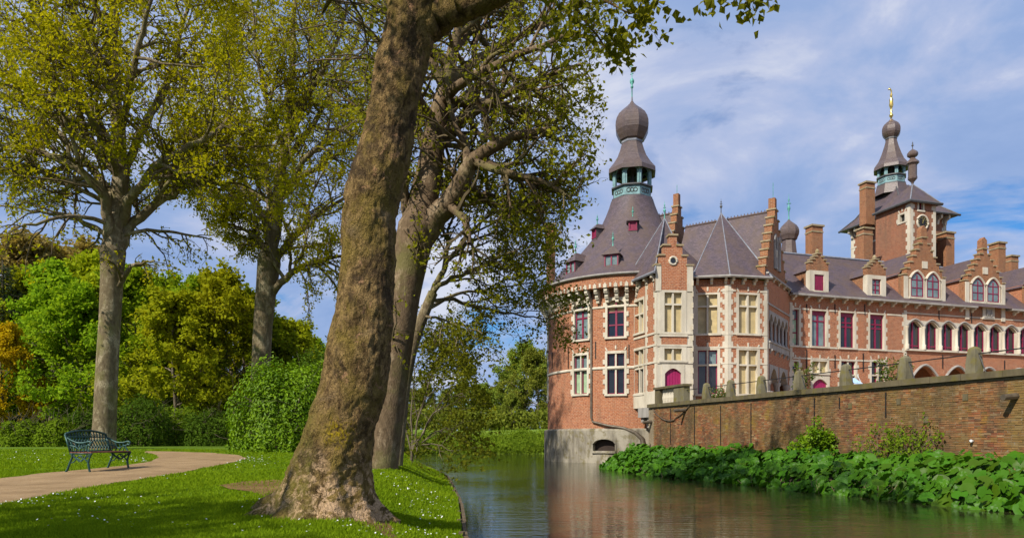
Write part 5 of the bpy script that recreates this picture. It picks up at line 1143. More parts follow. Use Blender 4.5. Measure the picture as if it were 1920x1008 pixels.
put_tree('plane_tree', T, base, 'tall plane tree with olive-yellow young leaves standing behind the green bench', 'tree', M['bark'], M['leaf_olive'], 0.155)

# --- plane tree behind the laurel
T = Tree(23); Y = 41.0; base = P(488, 838, Y)
tp, tw_ = trunk_line(T, Y, [(484, 850, 46), (486, 760, 36), (489, 690, 34), (493, 610, 34), (499, 545, 37), (505, 490, 42), (507, 462, 28)])
for pts, r0 in (([(508, 500), (512, 440, .2), (520, 380, .4), (530, 310, .4), (540, 240, .5), (545, 160, .4), (550, 70, .4), (555, -30, .4), (560, -120, .4)], 0.46),
                ([(512, 548), (535, 520, -.3), (560, 500, -.5), (600, 488, -.6), (650, 478, -.8), (700, 470, -1)], 0.24),
                ([(514, 490), (540, 455, .4), (570, 425, .8), (610, 395, 1.2), (660, 360, 1.5), (720, 330, 1.6)], 0.24),
                ([(503, 480), (492, 455, -.2), (474, 436, -.4), (446, 425, -.6), (425, 420, -.7)], 0.17),
                ([(505, 460), (495, 400, -.6), (470, 370, -1), (430, 352, -1.2), (390, 345, -1.3), (350, 330, -1.4)], 0.2),
                ([(510, 430), (500, 340, .8), (480, 260, 1.4), (455, 180, 1.8), (440, 90, 1.8), (430, -20, 1.8)], 0.22),
                ([(522, 380, .4), (570, 300, -.8), (620, 250, -1.4), (680, 225, -1.8), (740, 190, -2)], 0.2),
                ([(530, 310, .4), (590, 230, 1.6), (640, 140, 2.4), (680, 40, 2.6), (700, -50, 2.6)], 0.2),
                ([(535, 280, .4), (500, 190, -1.6), (480, 100, -2.6), (470, 0, -3)], 0.18),
                ([(540, 240, .5), (600, 150, -2.2), (640, 60, -3.2), (660, -30, -3.6)], 0.18),
                ([(508, 440), (460, 330, 2.4), (410, 250, 3.4), (380, 160, 3.8)], 0.18)):
    T.limb(pxline(Y, pts, 0.05, T.r), r0, 0, q, r1=0.05)
for pts, r0 in (([(560, 500, -.5), (575, 530, -.8), (578, 560, -1), (580, 600, -1.2)], 0.06), ([(600, 488, -.6), (640, 520, -1), (690, 545, -1.2)], 0.08), ([(520, 470, 0), (580, 460, -1), (640, 455, -1.6), (700, 440, -2)], 0.1)):
    T.limb(pxline(Y, pts, 0.04, T.r), r0, 1, q2, r1=0.02)
put_tree('plane_tree', T, base, 'plane tree with pale mottled trunk rising behind the glossy laurel bush', 'tree', M['bark'], M['leaf_olive'], 0.16)

# --- plane tree on the bank, just right of the big trunk
T = Tree(37); Y = 17.5; base = P(712, 874, Y)
tp, tw_ = trunk_line(T, Y, [(706, 895, 92), (710, 878, 74), (716, 850, 65), (726, 780, 61), (742, 660, 58), (758, 550, 60), (772, 470, 68), (784, 425, 74), (787, 395, 50)], 22)
QB = dict(PLANE, lmax=(3.6, 2.0, 1.0, 0), lmin=(1.2, 0.6, 0.35, 0), nl=(0, 0, 2, 5), n=(9, 7, 5, 0), spread=0.06)
for pts, r0 in (([(796, 440), (820, 405, -.2), (850, 370, -.4), (870, 335, -.6), (885, 300, -.7), (920, 275, -.9), (965, 255, -1.0), (1010, 245, -1.1), (1060, 240, -1.2)], 0.34),
                ([(786, 430), (796, 370, .2), (808, 300, .3), (820, 230, .4), (835, 160, .4), (850, 90, .5), (870, 20, .5), (890, -60, .5)], 0.44),
                ([(772, 440), (762, 390, .3), (756, 340, .5), (752, 280, .7), (750, 220, .8)], 0.18),
                ([(818, 265, .4), (850, 235, .2), (890, 210, 0), (930, 185, -.2), (980, 165, -.3), (1030, 140, -.4), (1090, 120, -.4)], 0.16),
                ([(835, 160, .4), (880, 120, .8), (930, 90, 1.2), (990, 60, 1.4), (1050, 20, 1.5), (1110, -20, 1.5)], 0.15),
                ([(885, 300, -.7), (930, 320, -1.2), (980, 330, -1.4), (1030, 345, -1.5), (1070, 370, -1.6)], 0.11),
                ([(830, 190, .4), (870, 150, -.8), (920, 130, -1.6), (970, 100, -2.2), (1020, 85, -2.4), (1070, 60, -2.4)], 0.14),
                ([(850, 90, .5), (900, 40, 1.4), (940, -20, 1.8)], 0.14),
                ([(870, 335, -.6), (900, 370, 0.4), (940, 390, 1.0), (990, 395, 1.2), (1040, 400, 1.2)], 0.10),
                ([(808, 300, .3), (780, 240, 1.2), (760, 160, 1.8), (720, 90, 2.2), (670, 30, 2.4)], 0.14),
                ([(815, 250, .4), (860, 190, 1.8), (900, 150, 2.6), (960, 130, 3.2), (1020, 190, 3.4)], 0.13)):
    T.limb(pxline(Y, pts, 0.012, T.r), r0, 0, QB, r1=0.035)
QS = dict(QB, n=(6, 5, 5, 0), nl=(0, 0, 2, 8))
for pts, r0 in (([(772, 470), (790, 462, -.6), (775, 420, -1.0)], 0.05), ([(742, 660), (735, 630, -.5), (745, 590, -.8), (740, 560, -1)], 0.035), ([(765, 510), (785, 480, -.5), (790, 440, -.7)], 0.04)):
    T.limb(pxline(Y, pts, 0.02, T.r), r0, 2, QS, r1=0.01)
put_tree('plane_tree', T, base, 'forked plane tree on the bank right behind the big leaning trunk, reaching over water', 'tree', M['bark_red'], M['leaf_mid'], 0.11)

# --- slender leaning tree beside it, sparse twigs over the water
T = Tree(41); Y = 19.0; base = P(742, 866, Y)
tp, tw_ = trunk_line(T, Y, [(742, 880, 26), (748, 820, 24), (756, 740, 23), (770, 660, 22), (790, 600, 21), (812, 548, 19)], 10)
QL = dict(QB, n=(8, 6, 5, 0), nl=(0, 0, 3, 7), ang=(42, 42, 40, 40), ratio=(0.55, 0.5, 0.55, 0), lmax=(3.0, 1.5, 0.8, 0), trop=(0.03, 0.0, -0.02, -0.05), sides=(6, 5, 3, 3))
for pts, r0 in (([(812, 548), (832, 505), (855, 465, .3), (890, 425, .6), (930, 390, .8), (975, 370, 1)], 0.10), ([(812, 548), (850, 520, -.4), (900, 500, -.8), (950, 480, -1), (1000, 450, -1.2)], 0.075),
                ([(806, 560), (850, 562, .4), (900, 575, .8), (950, 590, 1.1), (1000, 592, 1.3), (1040, 598, 1.4)], 0.065), ([(832, 505), (840, 450, -.6), (850, 400, -1), (880, 340, -1.2)], 0.06),
                ([(800, 580), (860, 545, 1.2), (920, 545, 1.8), (980, 530, 2.2), (1030, 520, 2.4)], 0.06), ([(855, 465, .3), (900, 445, 1), (960, 430, 1.6), (1020, 420, 2)], 0.05),
                ([(795, 592), (830, 600, -.8), (870, 610, -1.2), (905, 625, -1.5)], 0.04), ([(770, 660), (800, 640, .8), (830, 640, 1.2), (860, 655, 1.6)], 0.035)):
    T.limb(pxline(Y, pts, 0.03, T.r), r0, 0, QL, r1=0.012)
put_tree('leaning_tree', T, base, 'slender leaning tree with fine bare-looking twigs spreading over the moat', 'tree', M['bark'], leaf_mat('small_olive_leaf', (0.10, 0.115, 0.010), (0.24, 0.24, 0.016), 0.42), 0.10)
# --- loose shrub hanging over the water behind it
T = Tree(43); Y = 23.0; base = np.array((X(770, Y), Y, 0.7))
T.tube('trunk', np.array([base, base+(0.05, 0, 0.5), base+(0.2, 0, 1.0)]), [0.06, 0.05, 0.04], 7)
for pts, r0 in (([(772, 850), (790, 760), (810, 700, .5), (850, 660, 1)], 0.04), ([(772, 850), (800, 790, -.5), (835, 750, -1), (870, 735, -1.4)], 0.035), ([(772, 850), (810, 810, .4), (835, 800, .8), (860, 815, 1)], 0.03), ([(772, 850), (770, 760, .5), (775, 690, .8), (800, 640, 1)], 0.04), ([(772, 850), (790, 830, -.8), (820, 830, -1.2), (850, 845, -1.4)], 0.03), ([(772, 850), (820, 760, 1.2), (850, 720, 2), (865, 690, 2.4)], 0.035), ([(772, 850), (750, 770, .5), (745, 700, .8)], 0.035)):
    T.limb(pxline(Y, pts, 0.03, T.r), r0, 0, dict(QL, n=(8, 5, 4, 0), nl=(0, 1, 3, 6)), r1=0.01)
put_tree('waterside_shrub', T, base, 'loose olive-green shrub overhanging the water behind the forked plane tree', 'shrub', M['bark_thin'], leaf_mat('dark_olive_leaf', (0.075, 0.095, 0.010), (0.19, 0.20, 0.016), 0.4), 0.12)

# --- the big leaning trunk in the foreground
def fore_bark():
    m, nt, out = new_mat('old_plane_bark'); oc = objcoord(nt)
    sv = nn(nt, 'ShaderNodeVectorMath', {0: oc, 1: (1, 1, 0.6)}, operation='MULTIPLY').outputs[0]
    sp = nn(nt, 'ShaderNodeSeparateXYZ', {0: oc}); zz = sp.outputs[2]; xx = sp.outputs[0]
    n1 = noise_(nt, sv, 2.6, 6, 0.65, 0.5); n2 = noise_(nt, sv, 11.0, 6, 0.7, 0.3); n3 = noise_(nt, sv, 38.0, 4, 0.65); n5 = noise_(nt, oc, 6.5, 6, 0.7, 0.6)
    vo = nn(nt, 'ShaderNodeTexVoronoi', {'Vector': nn(nt, 'ShaderNodeVectorMath', {0: sv, 1: nn(nt, 'ShaderNodeVectorMath', {0: nn(nt, 'ShaderNodeTexNoise', {'Vector': sv, 'Scale': 9.0}).outputs[1], 3: 0.16}, operation='SCALE').outputs[0]}, operation='ADD').outputs[0], 'Scale': 22.0}, feature='DISTANCE_TO_EDGE').outputs[0]
    c = mixc(nt, ramp(nt, n2, [(0.40, 0.0), (0.60, 1.0)]), (0.09, 0.055, 0.022), (0.32, 0.21, 0.085)); c = mixc(nt, ramp(nt, n3, [(0.36, 0.55), (0.46, 0.0)]), c, (0.05, 0.032, 0.015))
    c = mixc(nt, ramp(nt, n1, [(0.46, 0.0), (0.62, 0.85)]), c, (0.21, 0.15, 0.034))
    n7 = noise_(nt, oc, 1.5, 5, 0.65, 0.6); c = mixc(nt, ramp(nt, n7, [(0.38, 0.85), (0.46, 0.0)]), c, (0.060, 0.040, 0.022)); c = mixc(nt, ramp(nt, n7, [(0.58, 0.0), (0.68, 0.6)]), c, (0.26, 0.185, 0.10))
    c = mixc(nt, ramp(nt, n5, [(0.60, 0.0), (0.64, 0.9)]), c, (0.36, 0.205, 0.105))
    # flaked pale wood low on the trunk
    low = ramp(nt, mth(nt, 'ADD', zz, mth(nt, 'MULTIPLY', mth(nt, 'SUBTRACT', n1, 0.5), 1.3)), [(0.42, 1.0), (0.85, 0.0)])
    c = mixc(nt, mth(nt, 'MULTIPLY', low, ramp(nt, n5, [(0.49, 0.0), (0.53, 1.0)])), c, (0.55, 0.37, 0.21))
    # moss on the left root, yellow lichen
    left = ramp(nt, mth(nt, 'ADD', xx, mth(nt, 'MULTIPLY', n1, 0.5)), [(-0.32+0.25, 0.8), (0.12, 0.0)])
    c = mixc(nt, mth(nt, 'MULTIPLY', left, ramp(nt, n2, [(0.4, 0.2), (0.6, 1.0)])), c, (0.135, 0.12, 0.022))
    lp = nn(nt, 'ShaderNodeVectorMath', {0: oc, 1: (0.14, -0.45, 1.02)}, operation='DISTANCE').outputs['Value']
    c = mixc(nt, mth(nt, 'MULTIPLY', ramp(nt, mth(nt, 'ADD', lp, mth(nt, 'MULTIPLY', n2, 0.35)), [(0.24, 1.0), (0.42, 0.0)]), ramp(nt, n3, [(0.45, 0.0), (0.55, 1.0)])), c, (0.34, 0.24, 0.012))
    c = mixc(nt, mth(nt, 'MULTIPLY', ramp(nt, vo, [(0.0, 0.6), (0.05, 0.0)]), ramp(nt, n5, [(0.42, 0.0), (0.56, 1.0)])), c, (0.04, 0.026, 0.014))
    h = mth(nt, 'ADD', mth(nt, 'MULTIPLY', n2, 1.0), mth(nt, 'ADD', mth(nt, 'MULTIPLY', n3, 0.6), mth(nt, 'MULTIPLY', ramp(nt, vo, [(0.0, 0.0), (0.12, 1.0)]), 0.12)))
    finish(nt, out, c, 0.93, h, 1.0, 0.07, spec=0.12); return m
M['fore_bark'] = fore_bark()
YF = 8.75
rows = np.array([(980, 575, 690), (960, 560, 686), (930, 556, 684), (895, 556, 685), (850, 562, 692), (815, 573, 700), (786, 583, 708), (731, 598, 722), (640, 619, 736), (560, 630, 738), (496, 640, 739), (440, 642, 741), (397, 644, 743), (360, 650, 755), (317, 662, 764), (278, 674, 769.5), (248, 682, 774), (208, 688, 783), (164, 697, 792), (110, 710, 802), (74, 717, 812), (30, 724, 826), (0, 727, 832), (-60, 738, 830), (-130, 752, 828), (-220, 770, 835)], float)
zs = Z(rows[:, 0], YF); cx_ = X((rows[:, 1]+rows[:, 2])/2, YF); rd = (rows[:, 2]-rows[:, 1])/2/FPX*YF
nz, na = 300, 150; zv = np.concatenate([np.linspace(zs[0]-0.15, 1.9, 110), np.linspace(1.9, zs[-1], nz-109)[1:]]); zg = 0.72
cxv = np.interp(zv, zs, cx_); rv = np.interp(zv, zs, rd)
for _ in range(3): cxv[1:-1] = (cxv[:-2]+2*cxv[1:-1]+cxv[2:])/4; rv[1:-1] = (rv[:-2]+2*rv[1:-1]+rv[2:])/4
th = np.arange(na)*2*pi/na
def lobe(c, wd): d = (th-c+pi) % (2*pi)-pi; return np.exp(-(d/wd)**2)
flare = 0.62*lobe(radians(190), 0.26)+0.34*lobe(radians(222), 0.25)+0.30*lobe(radians(252), 0.22)+0.26*lobe(radians(285), 0.25)+0.12*lobe(radians(325), 0.25)+0.20*lobe(radians(20), 0.3)+0.35*lobe(radians(80), 0.4)+0.4*lobe(radians(140), 0.3)
V = np.zeros((len(zv), na, 3))
for i, z_ in enumerate(zv):
    hgt = z_-zg; fl = flare*np.exp(-max(hgt, -0.1)/0.24)+0.10*np.exp(-max(hgt, 0)/0.5)
    rr = rv[i]+fl
    for j in range(na):
        c, s_ = cos(th[j]), sin(th[j]); p = Vector((c*0.5, s_*0.5, z_))
        dn = 0.040*noise.noise(p*1.9)+0.024*noise.fractal(p*5.0, 0.9, 2.1, 4)+0.012*noise.noise(p*19.0)+0.006*noise.noise(p*43.0)
        ridge = 0.022*sin(th[j]*11+3*noise.noise(p*1.5))*min(1, max(0, 0.55-hgt)*2)
        r_ = rr[j]+dn+ridge; V[i, j] = (cxv[i]+c*r_, YF+s_*r_*0.95, z_)
i_ = (np.arange(len(zv)-1)[:, None]*na); j_ = np.arange(na)[None]; j2 = (j_+1) % na
FT = np.stack([i_+j_, i_+j2, i_+na+j2, i_+na+j_], -1).reshape(-1, 4)
T = Tree(57); QF = dict(PLANE, lmax=(3.4, 1.7, 0.9, 0), nl=(0, 0, 3, 8), n=(7, 6, 5, 0), spread=0.07, sides=(12, 7, 4, 3))
T.limb(pxline(YF, [(770, 70), (808, 40, 0), (840, 22, -.05), (880, 8, -.1), (930, -12, -.2), (1000, -50, -.3), (1090, -110, -.4), (1200, -170, -.5), (1330, -230, -.6)], 0.01, T.r, 5), 0.24, 0, dict(QF, st=(0.6, 0.15, 0.15, 0), n=(5, 6, 5, 0)), r1=0.09)
zt_ = zs[-1]; top = np.array((cxv[-1], YF, zt_))
for az, t, L, r0 in ((0.3, 20, 5, .26), (2.4, 35, 5.5, .22), (3.9, 40, 5.0, .2), (5.2, 38, 4.5, .2), (1.2, 45, 5, .2), (3.1, 60, 5, .18)):
    T.branch(top-np.array((0, 0, 0.2)), (sin(radians(t))*cos(az), sin(radians(t))*sin(az), cos(radians(t))), L, r0, 0, QF)
QH = dict(QF, trop=(-0.1, -0.12, -0.15, -0.2), n=(6, 5, 5, 0), nl=(0, 0, 4, 8), ang=(40, 42, 40, 40), lmin=(.3, .25, .2, 0), lmax=(0.9, 0.55, 0.4, 0))
for pts, r0 in (([(1000, -50, -.3), (1060, -60, -.4), (1110, -20, -.5), (1150, 15, -.6), (1185, 25, -.7)], 0.03), ([(1090, -110, -.4), (1150, -90, -.2), (1190, -40, 0), (1205, 5, .1)], 0.026), ([(1050, -70, -.3), (1060, -20, -.2), (1085, 20, -.1), (1120, 70, 0), (1150, 105, .1)], 0.028),
                ([(1330, -230, -.6), (1370, -140, -.6), (1385, -60, -.6), (1395, -20, -.6)], 0.022), ([(1385, -60, -.6), (1410, -40, -.6), (1428, -14, -.6)], 0.014), ([(1330, -230, -.6), (1340, -110, -.5), (1358, -40, -.5), (1366, -14, -.5)], 0.02)):
    T.limb(pxline(YF, pts, 0.01, T.r), r0, 1, dict(QH, n=(6, 4, 3, 0), nl=(0, 0, 3, 5)) if pts[-1][0] > 1300 else QH, r1=0.008)
root = put_tree('plane_tree', T, (float(cxv[0]), YF, 0.72), 'huge leaning plane tree trunk with flaking bark and spreading roots in the foreground', 'tree', M['fore_bark'], M['leaf_fore'], 0.10, None, (V.reshape(-1, 3), FT), asp=0.8)
# lifted surface root running left
mb = MB(); pr = [on_lawn(585, 890), on_lawn(545, 893), on_lawn(515, 897), on_lawn(488, 903), on_lawn(465, 907)]
rr_ = np.array([P(575, 862, 8.6), P(545, 880, 8.75), P(518, 892, 8.9), P(492, 901, 9.0), P(470, 915, 9.05)]); rr_[:, 2] = [1.2, 1.02, 0.9, 0.83, 0.70]
mb.tube(rr_, [0.2, 0.14, 0.10, 0.075, 0.05], 10); mb.build('surface_root', M['fore_bark'], root, True)

# --- trees of the wood behind
def wood_tree(seed, H, cb, R, trunk_r, leaf=None, fine=False):
    T = Tree(seed); r = T.r; n = 12; t = np.linspace(0, 1, n); p = np.stack([np.cumsum(r.normal(0, 0.06, n)), np.cumsum(r.normal(0, 0.06, n)), t*H*0.92], 1); p[:, :2] -= p[0, :2]
    T.tube('trunk', p, trunk_r*(1-0.85*t)+0.02, 8)
    Q = dict(seg=(6, 5, 4, 3), wan=(0.14, 0.18, 0.22, 0), trop=(0.03, 0.02, 0, 0), sides=(5, 4, 3, 3), n=(8, 7, 0, 0), st=(0.25, 0.15, 0, 0), ang=(50, 50, 0, 0), ratio=(0.5, 0.5, 0, 0), lmin=(0.9, 0.5, 0, 0), lmax=(2.4, 1.2, 0, 0), max=2, leaf=1, nl=(0, 5, 13, 0), spread=0.17)
    m = 22
    for k in range(m):
        u = (k+0.5)/m; z_ = cb+(H*0.95-cb)*u; f = z_/(H*0.92)*(n-1); i = min(int(f), n-2); pp = p[i]+(p[i+1]-p[i])*min(f-i, 1)
        az = k*2.4+r.normal(0, 0.3); w_ = R*(0.55+0.75*sin(pi*min(1, u*0.75+0.22)))*(0.8+0.35*r.random())*(1-0.55*u*u); el = 0.15+0.75*u
        T.branch(pp, (cos(az)*cos(el), sin(az)*cos(el), sin(el)), w_, 0.035+0.05*(1-u), 0, Q)
    return T
M['leaf_green'] = leaf_mat('spring_green_leaf', (0.15, 0.25, 0.012), (0.33, 0.42, 0.02), 0.45, obj_var=0.35)
M['leaf_yellowg'] = leaf_mat('yellow_green_leaf', (0.24, 0.29, 0.012), (0.42, 0.45, 0.02), 0.45, obj_var=0.25)
M['leaf_gold'] = leaf_mat('golden_leaf', (0.36, 0.24, 0.008), (0.56, 0.42, 0.012), 0.4)
M['leaf_tan'] = leaf_mat('tan_bud_leaf', (0.22, 0.16, 0.05), (0.36, 0.29, 0.09), 0.4)
M['leaf_pine'] = leaf_mat('dark_needle', (0.028, 0.045, 0.02), (0.06, 0.08, 0.035), 0.1)
M['leaf_far'] = leaf_mat('far_leaf', (0.14, 0.19, 0.025), (0.30, 0.34, 0.05), 0.4, obj_var=0.5)
protos = []
for sd_, H, cb, R, tr_ in ((101, 13.5, 2.4, 4.0, 0.20), (102, 12.5, 1.8, 4.2, 0.17), (103, 14.5, 4.2, 3.6, 0.22), (104, 11.5, 1.2, 3.9, 0.15)):
    T = wood_tree(sd_, H, cb, R, tr_); protos.append(dict(H=H, tr=fast_mesh('trunk', *T.mesh('trunk')), li=fast_mesh('limbs', *T.mesh('limb')), tw=fast_mesh('twigs', *T.mesh('twig')), cr=fast_mesh('crown', *leaf_quads(T.leaves(), 0.30, T.r, 0.9, 0.7))))
    for k_ in ('tr', 'li', 'tw'): protos[-1][k_].materials.append(M['bark_thin'])
    protos[-1]['cr'].materials.append(M['leaf_green'])
def wood(k, px, Y, ptop, rz, label, leafm=None, zb=1.2, wide=1.0, group='trees of the wood', cat='tree', name='woodland_tree', low=True):
    pr = protos[k]; h = Z(ptop, Y)-zb; s_ = h/pr['H']
    root = empty(name, (X(px, Y), Y, zb-0.05), label, cat, group, rz); root.scale = (s_*wide, s_*wide, s_)
    for nm, key in (('trunk', 'tr'), ('limbs', 'li'), ('twigs', 'tw'), ('crown', 'cr')):
        o = bpy.data.objects.new(nm, pr[key]); COL.objects.link(o); o.parent = root
        if key == 'cr' and leafm is not None: o.material_slots[0].link = 'OBJECT'; o.material_slots[0].material = leafm
        if key in ('cr', 'tw'): o['kind'] = 'stuff'
    return root
g = 'fresh green tree in the back rows of the wood behind the lawn'
for k, px, Y, pt, lm, lab in ((0, 150, 46, 545, None, 'bright green tree left of the plane trunk behind the bench'), (1, 255, 48, 520, None, 'bright green tree right of the plane trunk behind the bench'), (3, 330, 44, 560, M['leaf_yellowg'], 'low bushy yellow-green tree in the middle of the wood edge'), (0, 405, 47, 515, M['leaf_yellowg'], 'tallest yellow-green tree at the wood edge, left of the second plane tree'), (1, 455, 50, 555, None, 'green tree just left of the pale plane trunk behind the laurel'), (3, 545, 52, 610, M['leaf_yellowg'], 'yellow-green tree showing above the laurel bush'), (2, 590, 56, 640, None, 'small green tree between the laurel and the leaning trunk'),
                     (2, 95, 50, 500, None, 'green tree with bare lower trunk near the left edge'), (0, 60, 58, 520, M['leaf_yellowg'], g), (1, 200, 58, 500, M['leaf_yellowg'], g), (3, 300, 60, 530, None, g), (2, 370, 58, 530, None, g), (0, 500, 62, 600, None, g), (1, 20, 52, 640, None, g), (3, -60, 50, 560, None, g), (2, 640, 60, 680, None, g), (1, 430, 56, 560, None, g)):
    wood(k, px, Y, pt, k*1.7+px*0.013, lab, lm, wide=1.05)
wood(2, 70, 66, 455, 0.4, 'tall tan budding tree above the wood at the far left', M['leaf_tan'], wide=1.3, group=None); wood(0, 165, 72, 470, 1.4, 'second tan budding tree, just right of the tallest one', M['leaf_tan'], wide=1.2, group=None)
wood(3, 8, 44, 618, 2.2, 'small golden-leaved tree at the left edge', M['leaf_gold'], wide=0.85, group=None, name='golden_tree')
# dark conifer at the left edge
T = Tree(71); n = 10; t = np.linspace(0, 1, n); p = np.stack([t*0, t*0, t*15.0], 1); T.tube('trunk', p, 0.3*(1-0.9*t)+0.02, 8)
for k in range(70):
    u = (k+0.5)/70; z_ = 3.0+11.6*u; az = k*2.4; L = 3.4*(1-u)**0.8+0.4; m = int(30+260*(1-u)); d = np.array((cos(az), sin(az), -0.12)); e_ = np.array((0, 0, z_))+d*L
    T.tube('limb', np.array([(0, 0, z_), e_*0.5+np.array((0, 0, z_))*0.5+(0, 0, 0.1), e_]), [0.05, 0.035, 0.01], 4)
    f = T.r.random(m)[:, None]**0.7; T.leaf.append(np.array((0, 0, z_))+d*L*f+T.r.normal(0, 0.28, (m, 3))*np.array((1, 1, 0.5)))
root = empty('conifer', (X(5, 56), 56, 1.2), 'dark blue-green conifer at the far left edge behind the golden tree', 'tree')
ROOT[root.name] = np.zeros(3)
fast('trunk', *T.mesh('trunk'), M['bark_thin'], root, True); tag(fast('limbs', *T.mesh('limb'), M['bark_thin'], root), kind='stuff'); tag(fast('crown', *leaf_quads(T.leaves(), 0.34, T.r, 0.2, 0.25), M['leaf_pine'], root), kind='stuff')
# far trees beyond the meadow
g2_ = 'distant olive-green tree beyond the meadow between the trunks and the tower'
for k, px, Y, pt, wd, lab in ((0, 985, 112, 648, 1.15, 'tallest distant tree beyond the meadow, left of the round tower'), (2, 955, 120, 690, 1.0, g2_), (1, 1010, 108, 660, 1.0, 'distant tree touching the left edge of the round tower'), (3, 905, 118, 722, 1.1, g2_), (0, 870, 122, 712, 0.9, g2_), (1, 930, 126, 728, 1.2, g2_), (3, 840, 116, 735, 1.2, g2_), (2, 800, 120, 720, 1.2, g2_), (1, 770, 118, 730, 1.2, g2_), (3, 960, 104, 740, 1.0, g2_), (0, 735, 124, 725, 1.2, g2_)):
    wood(k, px, Y, pt, px*0.37, lab, M['leaf_far'], zb=2.7, wide=wd, group='trees beyond the meadow', name='distant_tree')
wood(3, 903, 106, 738, 0.8, 'yellowish distant tree beyond the meadow, right of the waterside shrub', M['leaf_gold'] if False else M['leaf_yellowg'], zb=2.7, wide=1.0, group=None, name='distant_tree')
# off-frame plane tree left of the camera whose shade falls on the lawn
T = Tree(91); b0 = np.array((-12.5, -2.5, 0.55)); t = np.linspace(0, 1, 9)[:, None]; p = b0+np.array((0.4, 0.3, 5.0))*t; T.tube('trunk', p, 0.5-0.15*t[:, 0], 12)
for k in range(8):
    az = k*2*pi/8+0.3; tl = radians(25+30*(k % 3)/2); T.branch(p[-1], (sin(tl)*cos(az), sin(tl)*sin(az), cos(tl)), 6.0, 0.22, 0, dict(PLANE, n=(7, 5, 4, 0)))
put_tree('plane_tree', T, tuple(b0), 'plane tree standing on the lawn left of the viewpoint, its shade on the grass', 'tree', M['bark'], M['leaf_olive'], 0.19)
# ================================================================== SHRUBS, LEAF BED, BENCH, GRASS
def shell_bush(name, c, rx, ry, rz, n, size, mat, label, seed, lump=0.22, group=None, asp=0.5, cat='bush', thick=0.35):
    r = np.random.default_rng(seed); root = empty(name, (c[0], c[1], c[2]), label, cat, group)
    d = r.normal(0, 1, (n, 3)); d[:, 2] = np.abs(d[:, 2])*0.95-0.12; d /= np.linalg.norm(d, axis=1, keepdims=True); bx_ = 1/((np.abs(d)**3).sum(1))**(1/3.0)
    lm = np.array([noise.noise(Vector(v)*2.2+Vector((seed, 0, 0)))*0.65+noise.noise(Vector(v)*5.5+Vector((0, seed, 0)))*0.45 for v in d])
    k = bx_*0.9*(1+lump*1.6*lm)*(1-thick*r.random(n)**1.8); p = np.array(c)+d*k[:, None]*np.array((rx, ry, rz)); p[:, 2] = np.maximum(p[:, 2], c[2]+0.03)
    tag(fast('crown', *leaf_quads(p, size, r, 0.4, asp, out=d), mat, root), kind='stuff')
    T = Tree(seed)
    for q in range(9):
        az = q*2.4; T.branch((c[0]+0.15*cos(az), c[1]+0.15*sin(az), c[2]-0.05), (cos(az)*0.55, sin(az)*0.55, 1), rz*0.75, 0.05, 0, dict(PLANE, max=1, n=(5, 0, 0, 0), leaf=9))
    fast('stems', *T.mesh('limb'), M['bark_thin'], root); return root
M['laurel'] = leaf_mat('laurel_leaf', (0.055, 0.135, 0.003), (0.25, 0.40, 0.008), 0.3, 0.012, 0.5)
M['shrub_leaf'] = leaf_mat('shrub_leaf', (0.10, 0.17, 0.012), (0.22, 0.32, 0.02), 0.35)
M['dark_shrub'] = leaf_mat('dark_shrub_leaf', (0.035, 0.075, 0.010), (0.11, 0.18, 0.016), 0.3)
shell_bush('laurel_bush', (X(528, 27.5), 28.2, 1.05), 2.25, 2.0, 4.1, 19000, 0.155, M['laurel'], 'big glossy bright green laurel bush left of the leaning trunk', 201, 0.24)
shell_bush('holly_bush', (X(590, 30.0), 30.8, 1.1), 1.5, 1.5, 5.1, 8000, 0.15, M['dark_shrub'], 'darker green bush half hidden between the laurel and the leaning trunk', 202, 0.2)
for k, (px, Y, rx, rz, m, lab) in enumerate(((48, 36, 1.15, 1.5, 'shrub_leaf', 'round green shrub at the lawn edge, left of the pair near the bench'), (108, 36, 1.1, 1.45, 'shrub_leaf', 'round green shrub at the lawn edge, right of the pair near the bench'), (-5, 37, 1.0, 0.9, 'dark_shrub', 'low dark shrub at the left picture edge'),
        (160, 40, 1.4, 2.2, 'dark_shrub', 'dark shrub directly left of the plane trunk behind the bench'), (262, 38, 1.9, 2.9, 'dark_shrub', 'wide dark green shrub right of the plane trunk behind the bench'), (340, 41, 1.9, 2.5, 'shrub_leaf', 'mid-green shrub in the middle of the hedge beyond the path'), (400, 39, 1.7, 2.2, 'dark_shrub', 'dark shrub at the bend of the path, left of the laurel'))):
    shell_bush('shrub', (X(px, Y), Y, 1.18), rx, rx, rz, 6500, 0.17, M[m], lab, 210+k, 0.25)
# dense low cover in the wood and on the far bank: masses nobody could count
r = np.random.default_rng(77); n = 26000; px = r.uniform(-120, 720, n); Yv = r.uniform(62, 92, n); Xv = (px-960)/1280*Yv
hh_ = 2.2+5.2*np.array([noise.noise(Vector((x*0.12, y*0.12, 3.0)))*0.5+0.5 for x, y in zip(Xv, Yv)]); Zv = 1.2+hh_*r.random(n)**0.8
tag(fast('distant_undergrowth', *leaf_quads(np.stack([Xv, Yv, Zv], 1), 0.55, r, 0.6, 0.7), leaf_mat('undergrowth_leaf', (0.055, 0.095, 0.012), (0.14, 0.19, 0.02), 0.35)), 'dark green undergrowth seen between the trunks of the wood', 'undergrowth', None, 'stuff')
n = 24000; Xv = r.uniform(-26, 9, n); Yv = 72.0+6.5*r.random(n)**1.3; z0_ = far_z(Xv, Yv); cl = np.array([noise.noise(Vector((x*0.5, y*0.5, 7.0)))*0.5+0.5 for x, y in zip(Xv, Yv)]); Zv = z0_+(0.2+1.0*cl)*r.random(n)
